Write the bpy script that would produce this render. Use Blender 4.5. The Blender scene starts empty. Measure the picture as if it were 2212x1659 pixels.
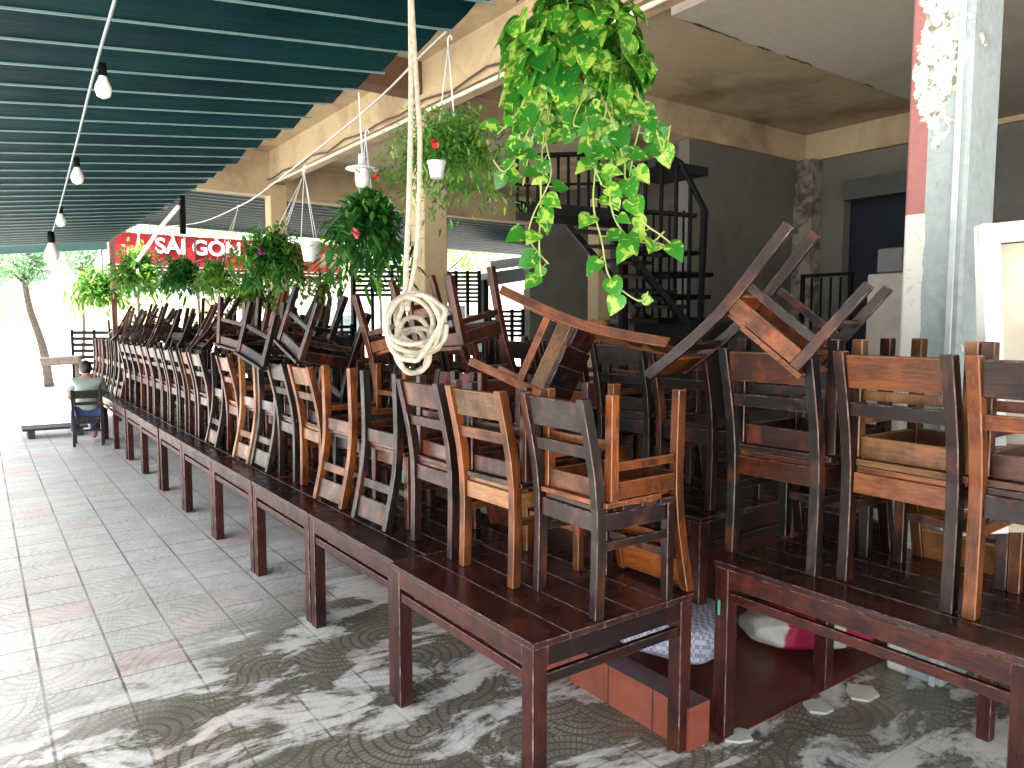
import bpy, bmesh, math, random
from mathutils import Vector, Matrix, Euler
R = math.radians
sc = bpy.context.scene
col = sc.collection
# ------------------------------------------------------------------ camera
F, CX, CY, H = 1600., 1106., 829.5, 1.9        # photo measured in 2212 x 1659 units
PITCH = R(4.6273); YAW = R(35.7594)
cam = bpy.data.cameras.new('camera'); co = bpy.data.objects.new('camera', cam); col.objects.link(co)
co.location = (0, 0, H); co.rotation_euler = (R(90) - PITCH, 0, -YAW)
cam.sensor_width = 36; cam.lens = 36 * F / 2212; cam.clip_start = .05; cam.clip_end = 600
sc.camera = co
# ------------------------------------------------------------------ light
w = bpy.data.worlds.new('World'); sc.world = w; w.use_nodes = True
nt = w.node_tree; bg = nt.nodes['Background']
sky = nt.nodes.new('ShaderNodeTexSky'); sky.sky_type = 'NISHITA'; sky.sun_disc = False
SUN_EL, SUN_AZ = 74, -120      # azimuth clockwise from +Y
sky.sun_elevation = R(SUN_EL); sky.sun_rotation = R(SUN_AZ); sky.dust_density = 3; sky.air_density = 1
hz_ = nt.nodes.new('ShaderNodeHueSaturation'); hz_.inputs['Saturation'].default_value = .35; nt.links.new(sky.outputs[0], hz_.inputs['Color']); nt.links.new(hz_.outputs[0], bg.inputs[0]); bg.inputs[1].default_value = .15
sl = bpy.data.lights.new('sun', 'SUN'); sl.energy = 5; sl.angle = R(.6); sl.color = (1, .95, .88)
so = bpy.data.objects.new('sun', sl); col.objects.link(so)
so.rotation_euler = (R(90 - SUN_EL), 0, R(180 - SUN_AZ)); so.location = (0, 0, 20)
sc.view_settings.view_transform = 'Standard'; sc.view_settings.look = 'None'
sc.view_settings.exposure = 2.5; sc.view_settings.gamma = 1
sc.render.engine = 'CYCLES'
sc.cycles.max_bounces = 8; sc.cycles.diffuse_bounces = 5

def at(px, py, d):
    """world point that stands d metres in front of the camera plane"""
    r = (px - CX) / F * d; u = (CY - py) / F * d
    y = d * math.cos(PITCH) + u * math.sin(PITCH); z = -d * math.sin(PITCH) + u * math.cos(PITCH)
    return Vector((r * math.cos(YAW) + y * math.sin(YAW), -r * math.sin(YAW) + y * math.cos(YAW), z + H))
IR = Vector((math.cos(YAW), -math.sin(YAW), 0)); IF = Vector((math.sin(YAW), math.cos(YAW), 0)); IU = Vector((0, 0, 1))
rnd = random.Random(7)

# ------------------------------------------------------------------ mesh helpers
EDGE = {}
class MB:
    def __init__(s): s.v = []; s.f = []; s.m = []
    def add(s, vs, fs, m=0):
        o = len(s.v); s.v += [Vector(v) for v in vs]; s.f += [[i + o for i in f] for f in fs]; s.m += [m] * len(fs); return s
    def box(s, c, d, rot=None, m=0, taper=1.0):
        x, y, z = d[0] / 2, d[1] / 2, d[2] / 2; t = taper
        vs = [Vector(p) for p in ((-x*t,-y*t,-z),(x*t,-y*t,-z),(x*t,y*t,-z),(-x*t,y*t,-z),(-x,-y,z),(x,-y,z),(x,y,z),(-x,y,z))]
        if rot is not None: vs = [rot @ v for v in vs]
        c = Vector(c)
        return s.add([v + c for v in vs], [(3,2,1,0),(4,5,6,7),(0,1,5,4),(1,2,6,5),(2,3,7,6),(3,0,4,7)], m)
    def beam(s, a, b, wx, wy, side=None, m=0):
        a = Vector(a); b = Vector(b); z = (b - a); L = z.length; z.normalize()
        sd = Vector(side) if side is not None else (Vector((1,0,0)) if abs(z.x) < .9 else Vector((0,1,0)))
        x = (sd - z * sd.dot(z)).normalized(); y = z.cross(x)
        return s.box((a + b) / 2, (wx, wy, L), Matrix((x, y, z)).transposed(), m)
    def tube(s, pts, r, n=8, m=0, cap=True, rr=None):
        pts = [Vector(p) for p in pts]; o = len(s.v); k = len(pts)
        up = None
        for i, p in enumerate(pts):
            t = (pts[min(i+1, k-1)] - pts[max(i-1, 0)])
            if t.length < 1e-7: t = Vector((0,0,1))
            t.normalize()
            if up is None: up = Vector((0,0,1)) if abs(t.z) < .9 else Vector((1,0,0))
            x = (up - t * up.dot(t)).normalized(); y = t.cross(x); up = x
            q = rr[i] if rr else r
            for j in range(n):
                a = 2 * math.pi * j / n
                s.v.append(p + x * (math.cos(a) * q) + y * (math.sin(a) * q))
        for i in range(k - 1):
            for j in range(n):
                s.f.append([o+i*n+j, o+i*n+(j+1)%n, o+(i+1)*n+(j+1)%n, o+(i+1)*n+j]); s.m.append(m)
        if cap:
            s.f.append([o+j for j in range(n)][::-1]); s.f.append([o+(k-1)*n+j for j in range(n)]); s.m += [m, m]
        return s
    def lathe(s, prof, c=(0,0,0), n=20, m=0):
        c = Vector(c); o = len(s.v); k = len(prof)
        for r, z in prof:
            for j in range(n):
                a = 2*math.pi*j/n; s.v.append(c + Vector((r*math.cos(a), r*math.sin(a), z)))
        for i in range(k-1):
            for j in range(n):
                s.f.append([o+i*n+j, o+i*n+(j+1)%n, o+(i+1)*n+(j+1)%n, o+(i+1)*n+j]); s.m.append(m)
        return s
    def build(s, name, mat, parent=None, bevel=0, smooth=False, loc=None, wornedge=False):
        me = bpy.data.meshes.new(name); me.from_pydata([tuple(v) for v in s.v], [], s.f)
        mats = mat if isinstance(mat, (list, tuple)) else [mat]
        if bevel and len(mats) == 1 and mats[0].name in EDGE: mats = [mats[0], EDGE[mats[0].name]]; wornedge = True
        for q in mats: me.materials.append(q)
        me.polygons.foreach_set('material_index', s.m)
        me.update()
        if bevel:
            bm = bmesh.new(); bm.from_mesh(me)
            bmesh.ops.bevel(bm, geom=list(bm.edges), offset=bevel, segments=1, affect='EDGES', profile=.5, material=(1 if len(mats) > 1 and wornedge else -1))
            bm.to_mesh(me); bm.free()
        if smooth: me.polygons.foreach_set('use_smooth', [True] * len(me.polygons))
        o = bpy.data.objects.new(name, me); col.objects.link(o)
        if parent: o.parent = parent
        if loc: o.location = loc
        return o
def tag(o, label=None, cat=None, group=None, kind=None):
    if label: o['label'] = label
    if cat: o['category'] = cat
    if group: o['group'] = group
    if kind: o['kind'] = kind
    return o
def empty(name, loc=(0,0,0), label=None, cat=None, group=None):
    o = bpy.data.objects.new(name, None); col.objects.link(o); o.location = loc; o.empty_display_size = .1
    return tag(o, label, cat, group)
def kids(o): return [c for c in ALLK.get(o.name, [])]
def copy_tree(o, parent=None):
    c = o.copy(); col.objects.link(c); c.parent = parent
    for ch in [x for x in col.objects if x.parent == o]: copy_tree(ch, c)
    return c

# ------------------------------------------------------------------ materials
def newmat(name):
    m = bpy.data.materials.new(name); m.use_nodes = True
    return m, m.node_tree, m.node_tree.nodes['Principled BSDF']
def N(nt, t, **k):
    n = nt.nodes.new(t)
    for a, b in k.items(): setattr(n, a, b)
    return n
def math_(nt, op, a, b=None, c=None):
    n = N(nt, 'ShaderNodeMath', operation=op)
    for i, v in enumerate((a, b, c)):
        if v is None: continue
        if isinstance(v, (int, float)): n.inputs[i].default_value = v
        else: nt.links.new(v, n.inputs[i])
    return n.outputs[0]
def mix(nt, fac, a, b, bt='MIX'):
    n = N(nt, 'ShaderNodeMix', data_type='RGBA', blend_type=bt)
    for i, v in ((0, fac), (6, a), (7, b)):
        if isinstance(v, (int, float)): n.inputs[i].default_value = v
        elif isinstance(v, tuple): n.inputs[i].default_value = (*v, 1)
        else: nt.links.new(v, n.inputs[i])
    return n.outputs[2]
def noise(nt, vec, scale, detail=4, rough=.55, dist=0):
    n = N(nt, 'ShaderNodeTexNoise'); n.inputs['Scale'].default_value = scale; n.inputs['Detail'].default_value = detail
    n.inputs['Roughness'].default_value = rough; n.inputs['Distortion'].default_value = dist
    if vec is not None: nt.links.new(vec, n.inputs['Vector'])
    return n.outputs[0]
def ramp(nt, fac, stops):
    n = N(nt, 'ShaderNodeValToRGB'); cr = n.color_ramp
    while len(cr.elements) > 1: cr.elements.remove(cr.elements[-1])
    for i, (p, c) in enumerate(stops):
        e = cr.elements[0] if i == 0 else cr.elements.new(p)
        e.position = p; e.color = (*c, 1) if isinstance(c, tuple) else (c, c, c, 1)
    nt.links.new(fac, n.inputs[0]); return n.outputs[0]
def bump(nt, bs, h, strength=.3, dist=.01):
    b = N(nt, 'ShaderNodeBump'); b.inputs['Strength'].default_value = strength; b.inputs['Distance'].default_value = dist
    nt.links.new(h, b.inputs['Height']); nt.links.new(b.outputs[0], bs.inputs['Normal'])
def objco(nt): return N(nt, 'ShaderNodeTexCoord').outputs['Object']
def geopos(nt): return N(nt, 'ShaderNodeNewGeometry').outputs['Position']
def mapping(nt, vec, scale=(1,1,1), loc=None):
    n = N(nt, 'ShaderNodeMapping'); n.inputs['Scale'].default_value = scale
    nt.links.new(vec, n.inputs['Vector'])
    if loc is not None: nt.links.new(loc, n.inputs['Location'])
    return n.outputs[0]
def sep(nt, v):
    n = N(nt, 'ShaderNodeSeparateXYZ'); nt.links.new(v, n.inputs[0]); return n.outputs
def simple(name, c, rough=.6, metal=0, var=.15, scale=6, bumps=0, spec=None):
    m, nt, b = newmat(name)
    f = noise(nt, objco(nt), scale, 5)
    dk = tuple(x * (1 - var) for x in c); lt = tuple(min(1, x * (1 + var)) for x in c)
    nt.links.new(ramp(nt, f, [(.3, dk), (.7, lt)]), b.inputs['Base Color'])
    b.inputs['Roughness'].default_value = rough; b.inputs['Metallic'].default_value = metal
    if spec is not None: b.inputs['Specular IOR Level'].default_value = spec
    if bumps: bump(nt, b, noise(nt, objco(nt), scale * 6, 6), bumps, .01)
    return m
def wood(name, c1, c2, c3, rough=.38, axis='z', world=False, wear=.5):
    m, nt, b = newmat(name)
    oi = N(nt, 'ShaderNodeObjectInfo')
    rv = math_(nt, 'MULTIPLY', oi.outputs['Random'], 37.)
    cx = N(nt, 'ShaderNodeCombineXYZ')
    for i in range(3): nt.links.new(rv, cx.inputs[i])
    s = {'z': (14, 14, 1.3), 'y': (14, 1.3, 14), 'x': (1.3, 14, 14)}[axis]
    v = mapping(nt, objco(nt), s, cx.outputs[0])
    g = noise(nt, v, 1.6, 6, .65, 1.2)
    fine = noise(nt, mapping(nt, objco(nt), tuple(x * 5 for x in s), cx.outputs[0]), 2.2, 3, .6)
    colr = ramp(nt, g, [(.28, c1), (.47, c2), (.66, c3), (.8, c2)])
    colr = mix(nt, .35, colr, ramp(nt, fine, [(.3, tuple(x * .45 for x in c2)), (.7, tuple(min(1, x * 1.5) for x in c3))]))
    # dark grime / old stain blotches, different on each piece
    bl = noise(nt, mapping(nt, objco(nt), (1, 1, 1), cx.outputs[0]), 4.5, 4, .6)
    colr = mix(nt, ramp(nt, bl, [(.44, 0.), (.60, .72)]), colr, c1)
    rb_ = noise(nt, mapping(nt, objco(nt), (1.6, 1.6, .8), cx.outputs[0]), 5.5, 3, .55)
    colr = mix(nt, ramp(nt, rb_, [(.54, 0.), (.66, .28 if name.startswith('table') else .65)]), colr, tuple(min(1, a_ * .55 + b_) for a_, b_ in zip(c3, (.10,.022,.006))))
    hv = N(nt, 'ShaderNodeHueSaturation')
    nt.links.new(math_(nt, 'MULTIPLY_ADD', oi.outputs['Random'], .75, .6), hv.inputs['Value']); nt.links.new(colr, hv.inputs['Color'])
    colr = hv.outputs[0]
    nt.links.new(colr, b.inputs['Base Color'])
    nt.links.new(ramp(nt, bl, [(.3, rough - .1), (.7, rough + .2)]), b.inputs['Roughness'])
    b.inputs['Specular IOR Level'].default_value = .5 if rough < .25 else .32
    bump(nt, b, fine, .25, .003)
    # chipped, paler wood on the arrises
    e, nt, b = newmat(name + '_worn_edge')
    k = ramp(nt, noise(nt, mapping(nt, objco(nt), (1, 1, .35)), 30, 5, .7), [(.42, c3), (.6, tuple(min(1, x*.5 + y) for x, y in zip(c3, (.16,.11,.085)))), (.72, (.42,.3,.24))])
    nt.links.new(k, b.inputs['Base Color']); b.inputs['Roughness'].default_value = .45
    EDGE[name] = e
    return m
WS = {
 'dark purple-brown': ((.006,.003,.003), (.014,.0055,.005), (.032,.011,.008), .33),
 'reddish-brown': ((.014,.004,.003), (.045,.011,.007), (.10,.026,.011), .33),
 'orange-brown': ((.025,.006,.002), (.12,.03,.007), (.27,.078,.015), .36),
 'grey-black': ((.003,.003,.003), (.0075,.007,.007), (.018,.015,.015), .36),
 'honey-brown': ((.045,.017,.006), (.15,.062,.02), (.27,.125,.042), .4),
}
W = {k: wood('wood_' + k.replace(' ', '_').replace('-', '_'), *v) for k, v in WS.items()}
WH = {k: wood('wood_rail_' + k.replace(' ', '_').replace('-', '_'), *v, axis='y') for k, v in WS.items()}
WY = wood('table_wood_long', (.009,.003,.003), (.022,.0065,.005), (.042,.011,.008), .2, 'y')
WZ = wood('table_wood_leg', (.011,.003,.003), (.032,.008,.006), (.075,.016,.011), .33, 'z')
WR = wood('table_wood_red', (.010,.003,.003), (.034,.008,.006), (.08,.018,.011), .33, 'y')
WX = wood('table_wood_cross', (.006,.003,.003), (.014,.005,.004), (.03,.009,.007), .38, 'x')
black = simple('black_metal', (.003,.003,.0035), .6, 0, spec=.12)
awn_m, nt, b = newmat('awning_green')
f = noise(nt, objco(nt), 1.1, 5)
nt.links.new(ramp(nt, f, [(.3, (.0008,.011,.015)), (.7, (.002,.027,.032))]), b.inputs['Base Color']); b.inputs['Roughness'].default_value = .5; b.inputs['Specular IOR Level'].default_value = .16
bump(nt, b, noise(nt, mapping(nt, objco(nt), (2, 9, 2)), 2, 5), .35, .02)
rib_m = simple('awning_rib', (.13,.22,.22), .4)
plaster = lambda n, c, st, sc_=1.2, lo=.5, hi=.72: _plaster(n, c, st, sc_, lo, hi)
def _plaster(name, c, st, scl, lo, hi):
    m, nt, b = newmat(name); p = geopos(nt)
    a = noise(nt, p, scl, 6, .6, .4); d = noise(nt, p, 14, 5)
    cc = ramp(nt, d, [(.3, tuple(x * .9 for x in c)), (.7, c)])
    cc = mix(nt, ramp(nt, a, [(lo, 0.), (hi, .85)]), cc, st)
    nt.links.new(cc, b.inputs['Base Color']); b.inputs['Roughness'].default_value = .85
    bump(nt, b, noise(nt, p, 30, 6), .25, .01)
    return m
cream = plaster('cream_paint', (.52,.41,.25), (.28,.19,.12))
creamdk = plaster('stained_ceiling', (.5,.4,.26), (.17,.105,.055), .75, .44, .66)
greyslab = plaster('grey_ceiling', (.42,.37,.31), (.27,.22,.17), .5)
greywall = plaster('grey_plaster', (.15,.145,.125), (.09,.085,.075), 1.)
shadedbeam = plaster('shaded_brown_beam', (.13,.065,.035), (.06,.03,.02), 2.)  # brown tone is the shadow on the cross beams, put into the colour
pillarm = plaster('pillar_yellow', (.56,.44,.25), (.36,.27,.16), 1.5, .55, .8)
white = simple('white_paint', (.8,.8,.78), .5, 0, .05)

# paving with embossed fan cobbles -------------------------------------------------
pav, nt, b = newmat('embossed_paving'); p = geopos(nt); T = .35
mp = N(nt, 'ShaderNodeVectorMath', operation='ADD'); mp.inputs[1].default_value = (-.19 + 35, -4.36 + 35, 0)
wob = N(nt, 'ShaderNodeVectorMath', operation='ADD'); nt.links.new(p, wob.inputs[0]); nt.links.new(mp.outputs[0], wob.inputs[1]) if False else None
nt.links.new(p, mp.inputs[0]); X, Y, Z = sep(nt, mp.outputs[0])
ux = math_(nt, 'DIVIDE', X, T); uy = math_(nt, 'DIVIDE', Y, T)
fx = math_(nt, 'FRACT', ux); fy = math_(nt, 'FRACT', uy)
ix = math_(nt, 'FLOOR', ux); iy = math_(nt, 'FLOOR', uy)
# fan centre alternates between tile corners
comb = N(nt, 'ShaderNodeCombineXYZ'); nt.links.new(ix, comb.inputs[0]); nt.links.new(iy, comb.inputs[1])
wn = N(nt, 'ShaderNodeTexWhiteNoise', noise_dimensions='2D'); nt.links.new(comb.outputs[0], wn.inputs[0])
wr, wg, wb = sep(nt, wn.outputs[1])
def flip(nt, f, r_):
    a = math_(nt, 'GREATER_THAN', r_, .5); return math_(nt, 'ADD', math_(nt, 'MULTIPLY', f, math_(nt, 'SUBTRACT', 1., a)), math_(nt, 'MULTIPLY', math_(nt, 'SUBTRACT', 1., f), a))
ax = flip(nt, fx, wr); ay = flip(nt, fy, wg)
def dist2(nt, a, b_): return math_(nt, 'SQRT', math_(nt, 'ADD', math_(nt, 'MULTIPLY', a, a), math_(nt, 'MULTIPLY', b_, b_)))
dd = dist2(nt, ax, ay)
ix2 = math_(nt, 'SUBTRACT', 1., ax); iy2 = math_(nt, 'SUBTRACT', 1., ay)
d2 = dist2(nt, ix2, iy2)
use2 = math_(nt, 'GREATER_THAN', dd, .93)
def mixv(nt, f, a, b_):
    n = N(nt, 'ShaderNodeMix', data_type='FLOAT'); nt.links.new(f, n.inputs[0]); nt.links.new(a, n.inputs[2]); nt.links.new(b_, n.inputs[3]); return n.outputs[0]
dm = mixv(nt, use2, dd, d2)
an = mixv(nt, use2, math_(nt, 'ARCTAN2', ay, ax), math_(nt, 'ARCTAN2', iy2, ix2))
ringf = math_(nt, 'MULTIPLY', dm, 6.5); ring = math_(nt, 'FRACT', ringf); ringi = math_(nt, 'FLOOR', ringf)
rg = math_(nt, 'LESS_THAN', math_(nt, 'ABSOLUTE', math_(nt, 'SUBTRACT', ring, .5)), .36)
cell = math_(nt, 'FRACT', math_(nt, 'ADD', math_(nt, 'MULTIPLY', an, math_(nt, 'MULTIPLY_ADD', ringi, 1.9, 1.9)), math_(nt, 'MULTIPLY', ringi, .37)))
cg = math_(nt, 'LESS_THAN', math_(nt, 'ABSOLUTE', math_(nt, 'SUBTRACT', cell, .5)), .40)
stone = math_(nt, 'MULTIPLY', rg, cg)
jx = math_(nt, 'LESS_THAN', math_(nt, 'ABSOLUTE', math_(nt, 'SUBTRACT', fx, .5)), .48)
jy = math_(nt, 'LESS_THAN', math_(nt, 'ABSOLUTE', math_(nt, 'SUBTRACT', fy, .5)), .483)
joint = math_(nt, 'MULTIPLY', jx, jy)
# worn areas lose their grooves
worn = ramp(nt, noise(nt, p, 1.1, 4), [(.38, .4), (.56, 1.)])
groove = math_(nt, 'MULTIPLY', math_(nt, 'SUBTRACT', 1., stone), worn)
base = ramp(nt, wn.outputs[0], [(0., (.6,.58,.55)), (.2, (.56,.57,.53)), (.6, (.64,.61,.58)), (.8, (.53,.59,.54)), (.93, (.62,.53,.5)), (1., (.6,.42,.41))])
base = mix(nt, .5, base, (.61,.59,.56))
g1 = noise(nt, p, 9, 8, .75); base = mix(nt, .6, base, ramp(nt, g1, [(.3, (.55,.54,.52)), (.7, (1.2,1.2,1.18))]), 'MULTIPLY')
gvar = ramp(nt, noise(nt, p, 3.3, 5, .7), [(.36, .12), (.62, .62)])
base = mix(nt, math_(nt, 'MULTIPLY', groove, gvar), base, (.25,.235,.21))
base = mix(nt, .55, base, ramp(nt, noise(nt, p, .9, 6, .65, .4), [(.32, (.66,.62,.56)), (.5, (.95,.93,.9)), (.68, (1.08,1.06,1.04))]), 'MULTIPLY')
base = mix(nt, math_(nt, 'SUBTRACT', 1., joint), base, mix(nt, ramp(nt, noise(nt, p, 1.3, 4), [(.4, 0.), (.65, 1.)]), (.34,.32,.29), (.1,.09,.08)))
# wet dirty film on the near end, drawn out in streaks
px, py, pz = sep(nt, p)
st = noise(nt, mapping(nt, p, (1.0, 2.0, 1)), 1.5, 8, .68, .5)
near = ramp(nt, math_(nt, 'MULTIPLY_ADD', py, -.22, math_(nt, 'MULTIPLY_ADD', px, .14, 1.08)), [(.13, 0.), (.34, 1.)])
wet = math_(nt, 'MULTIPLY', near, ramp(nt, st, [(.455, 0.), (.50, 1.)]))
dry = math_(nt, 'MULTIPLY', near, ramp(nt, st, [(.41, 1.), (.45, 0.)]))
base = mix(nt, math_(nt, 'MULTIPLY', wet, .93), base, mix(nt, math_(nt, 'MULTIPLY', stone, ramp(nt, noise(nt, p, 2.6, 5, .7), [(.38, .1), (.6, 1.)])), (.085,.076,.05), (.215,.195,.145)))
base = mix(nt, math_(nt, 'MULTIPLY', dry, .6), base, (.68,.65,.56))
nt.links.new(base, b.inputs['Base Color'])
nt.links.new(mix(nt, wet, ramp(nt, g1, [(.3, .42), (.7, .65)]), (.22,.22,.22)), b.inputs['Roughness'])
hgt = math_(nt, 'ADD', math_(nt, 'MULTIPLY', joint, 1.), math_(nt, 'ADD', math_(nt, 'MULTIPLY', groove, -.6), math_(nt, 'MULTIPLY', g1, .5)))
bump(nt, b, hgt, .55, .006)
street = simple('street_concrete', (.5,.48,.45), .8, 0, .12, .7)
# red terrace tiles
ter, nt, b = newmat('red_terrace_tiles'); p = geopos(nt)
br = N(nt, 'ShaderNodeTexBrick'); br.offset = 0; br.inputs['Scale'].default_value = 1; br.inputs['Mortar Size'].default_value = .006
br.inputs['Brick Width'].default_value = .3; br.inputs['Row Height'].default_value = .3
br.inputs['Color1'].default_value = (.07,.018,.012,1); br.inputs['Color2'].default_value = (.095,.026,.017,1); br.inputs['Mortar'].default_value = (.06,.04,.03,1)
nt.links.new(p, br.inputs['Vector'])
nt.links.new(mix(nt, .5, br.outputs[0], ramp(nt, noise(nt, p, 5, 5), [(.3, (.5,.5,.5)), (.7, (1.1,1.1,1.1))]), 'MULTIPLY'), b.inputs['Base Color'])
b.inputs['Roughness'].default_value = .3
ris, nt, b = newmat('red_riser_tiles'); p = geopos(nt)
br = N(nt, 'ShaderNodeTexBrick'); br.offset = 0; br.inputs['Scale'].default_value = 1; br.inputs['Mortar Size'].default_value = .005
br.inputs['Brick Width'].default_value = .3; br.inputs['Row Height'].default_value = 1.
br.inputs['Color1'].default_value = (.27,.065,.035,1); br.inputs['Color2'].default_value = (.31,.08,.045,1); br.inputs['Mortar'].default_value = (.05,.03,.02,1)
cc = N(nt, 'ShaderNodeCombineXYZ'); X, Y, Z = sep(nt, p); nt.links.new(math_(nt, 'ADD', Y, X), cc.inputs[0]); nt.links.new(math_(nt, 'ADD', Z, .3), cc.inputs[1])
nt.links.new(cc.outputs[0], br.inputs['Vector'])
nt.links.new(mix(nt, .5, br.outputs[0], ramp(nt, noise(nt, p, 9, 5), [(.3, (.5,.5,.5)), (.7, (1.2,1.2,1.2))]), 'MULTIPLY'), b.inputs['Base Color']); b.inputs['Roughness'].default_value = .5

def leafmat(name, a, bcol, edge=None, rough=.4):
    m, nt, b = newmat(name); ge = N(nt, 'ShaderNodeNewGeometry')
    c = ramp(nt, ge.outputs['Random Per Island'], [(0., a), (.6, tuple((x + y) / 2 for x, y in zip(a, bcol))), (1., bcol)])
    if edge:
        v = noise(nt, objco(nt), 24, 3, .55, 1.2)
        k = ramp(nt, math_(nt, 'ADD', v, math_(nt, 'MULTIPLY', ge.outputs['Random Per Island'], .16)), [(.62, 0.), (.68, .9)])
        c = mix(nt, k, c, edge)
    nt.links.new(c, b.inputs['Base Color']); b.inputs['Roughness'].default_value = rough
    tr = N(nt, 'ShaderNodeBsdfTranslucent'); nt.links.new(c, tr.inputs[0])
    ms = N(nt, 'ShaderNodeMixShader'); ms.inputs[0].default_value = .35
    nt.links.new(b.outputs[0], ms.inputs[1]); nt.links.new(tr.outputs[0], ms.inputs[2])
    nt.links.new(ms.outputs[0], nt.nodes['Material Output'].inputs['Surface'])
    return m
potleaf = leafmat('pothos_leaf', (.02,.16,.018), (.10,.42,.035), (.5,.68,.12), .3)
fern = leafmat('fine_leaf', (.04,.17,.025), (.2,.45,.07))
darkleaf = leafmat('broad_dark_leaf', (.012,.09,.025), (.06,.24,.035))
lime = leafmat('lime_leaf', (.1,.24,.03), (.34,.5,.08))
treeleaf = leafmat('tree_leaf', (.10,.24,.12), (.26,.42,.2))  # greens lightened to carry the overexposed haze on the trees
farlime = leafmat('far_lime_leaf', (.3,.42,.14), (.5,.6,.25))
vine_m = simple('vine_stem', (.34,.42,.12), .5)
bark = simple('bark', (.06,.048,.038), .9, 0, .3, 12, .5)
terracotta = simple('terracotta', (.42,.13,.05), .7)
petal_r = simple('red_petal', (.6,.015,.03), .5); petal_p = simple('pink_petal', (.75,.16,.17), .5)
ropem, nt, b = newmat('cotton_rope')
nt.links.new(ramp(nt, noise(nt, objco(nt), 60, 4), [(.3, (.36,.32,.24)), (.7, (.56,.51,.41))]), b.inputs['Base Color']); b.inputs['Roughness'].default_value = .85
wv = N(nt, 'ShaderNodeTexWave', bands_direction='DIAGONAL'); wv.inputs['Scale'].default_value = 50; nt.links.new(objco(nt), wv.inputs['Vector'])
bump(nt, b, wv.outputs[0], .4, .0015)
glassm, nt, b = newmat('bulb_glass'); b.inputs['Base Color'].default_value = (.85,.87,.85,1); b.inputs['Roughness'].default_value = .15; b.inputs['Subsurface Weight'].default_value = .2
nt.links.new(ramp(nt, noise(nt, objco(nt), 20), [(.3, (.78,.8,.78)), (.7, (.9,.9,.88))]), b.inputs['Base Color'])

# ------------------------------------------------------------------ setting: ground and terrace
def sheet(name, x0, x1, y0, y1, z, mat, kind='structure'):
    m = MB(); m.add([(x0,y0,z),(x1,y0,z),(x1,y1,z),(x0,y1,z)], [(0,1,2,3)])
    o = m.build(name, mat); o['kind'] = kind; return o
sheet('ground', -250, 250, -250, 250, -.004, street)
sheet('pavement', -3.2, 16, -6, 21.2, 0, pav)
m = MB(); m.box((9.73, 9.88, .1), (14.5, 14.46, .2)); m.box((2.55, 2.375, .1), (.14, .546, .2))
m.add([(2.622,2.06,.004),(16.98,2.06,.004),(16.98,2.648,.198),(2.622,2.648,.198),(2.622,2.06,-.05),(16.98,2.06,-.05)], [(0,1,2,3),(4,5,1,0)]); t = m.build('terrace_floor', [ter]); t['kind'] = 'structure'
t.data.materials.append(ris)
for pl in t.data.polygons:
    if abs(pl.normal.z) < .5: pl.material_index = 1
    if pl.normal.z < -.5: pl.material_index = 0
m = MB(); m.box((-1, 21.3, .06), (14, .2, .12)); m.box((-1, 23.6, .05), (14, .2, .1)); k = m.build('kerb', simple('kerb_stone', (.42,.42,.42), .8), bevel=.01); k['kind'] = 'structure'
# hill / far greenery belt
far = MB(); n = 60
def hz(i): return 5 + 3 * math.sin(i * .5) + 2 * math.sin(i * 1.3 + 1)
vs = []
for i in range(n + 1):
    x = -120 + i * 5; vs += [(x, 140 + 6 * math.sin(i), -1), (x, 150, hz(i)), (x, 175, hz(i) * .7)]
for i in range(n):
    a = i * 3; far.add([vs[a], vs[a+3], vs[a+4], vs[a+1]], [(0,1,2,3)]); far.add([vs[a+1], vs[a+4], vs[a+5], vs[a+2]], [(0,1,2,3)])
far.build('hills', simple('far_green', (.12,.2,.1), .9, 0, .4, .3), smooth=True)['kind'] = 'structure'

# ------------------------------------------------------------------ building
bld = empty('restaurant_building', (4, 7, 0), 'cream painted open ground floor of a concrete restaurant building with a stained ceiling', 'building')
def bp(name, mat, *boxes, bevel=0):
    m = MB()
    for c, d in boxes: m.box(Vector(c) - Vector((4, 7, 0)), d)
    return m.build(name, mat, bld, bevel=bevel)
def rng(x0, x1, y0, y1, z0, z1): return ((x0+x1)/2, (y0+y1)/2, (z0+z1)/2), (x1-x0, y1-y0, z1-z0)
bp('ceiling', greyslab, rng(4.25, 9.4, -1.2, 3.9, 4.16, 4.4))
bp('ceiling', creamdk, rng(4.25, 9.4, 3.903, 12.2, 4.46, 4.6))
crk = simple('crack_dirt', (.03,.022,.016), .9)
r9 = random.Random(8)
for x0_, ln_ in ((4.35, .75), (5.25, .22), (5.62, .45), (6.9, .16), (8.1, .5)):
    m = MB(); k_ = 12; vs = []
    for q in range(k_ + 1):
        t_ = q / k_; w_ = .016 * math.sin(math.pi * t_) ** .6 * r9.uniform(.4, 1.2) + .001; yc = 3.895 + r9.uniform(-.006, .006)
        for yy, zz in ((yc - w_, 4.158), (yc + w_, 4.158)): vs.append(Vector((x0_ + ln_ * t_, yy, zz)) - Vector((4, 7, 0)))
    m.add(vs, [(2*q, 2*q+1, 2*q+3, 2*q+2) for q in range(k_)]); m.build('slab_crack', crk, bld)
bp('overhang_slab', cream, rng(1.3, 4.0, -1.2, 12.5, 4.70, 4.85))  # outer part carried on unseen above the awning to block the sun
bp('roof_slab', greyslab, rng(1.3, 14.4, -1.2, 12.7, 4.853, 5.1))
bp('fascia_beam', cream, rng(4.0, 4.25, -1.2, 12.62, 4.22, 4.85))
bp('cross_beam', shadedbeam, rng(2.4, 3.997, 7.2, 7.45, 4.36, 4.697))
bp('cross_beam', shadedbeam, rng(2.4, 3.997, 2.0, 2.25, 4.36, 4.697))
bp('end_beam', cream, rng(2.2, 3.997, 12.34, 12.6, 4.0, 4.697))
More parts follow.
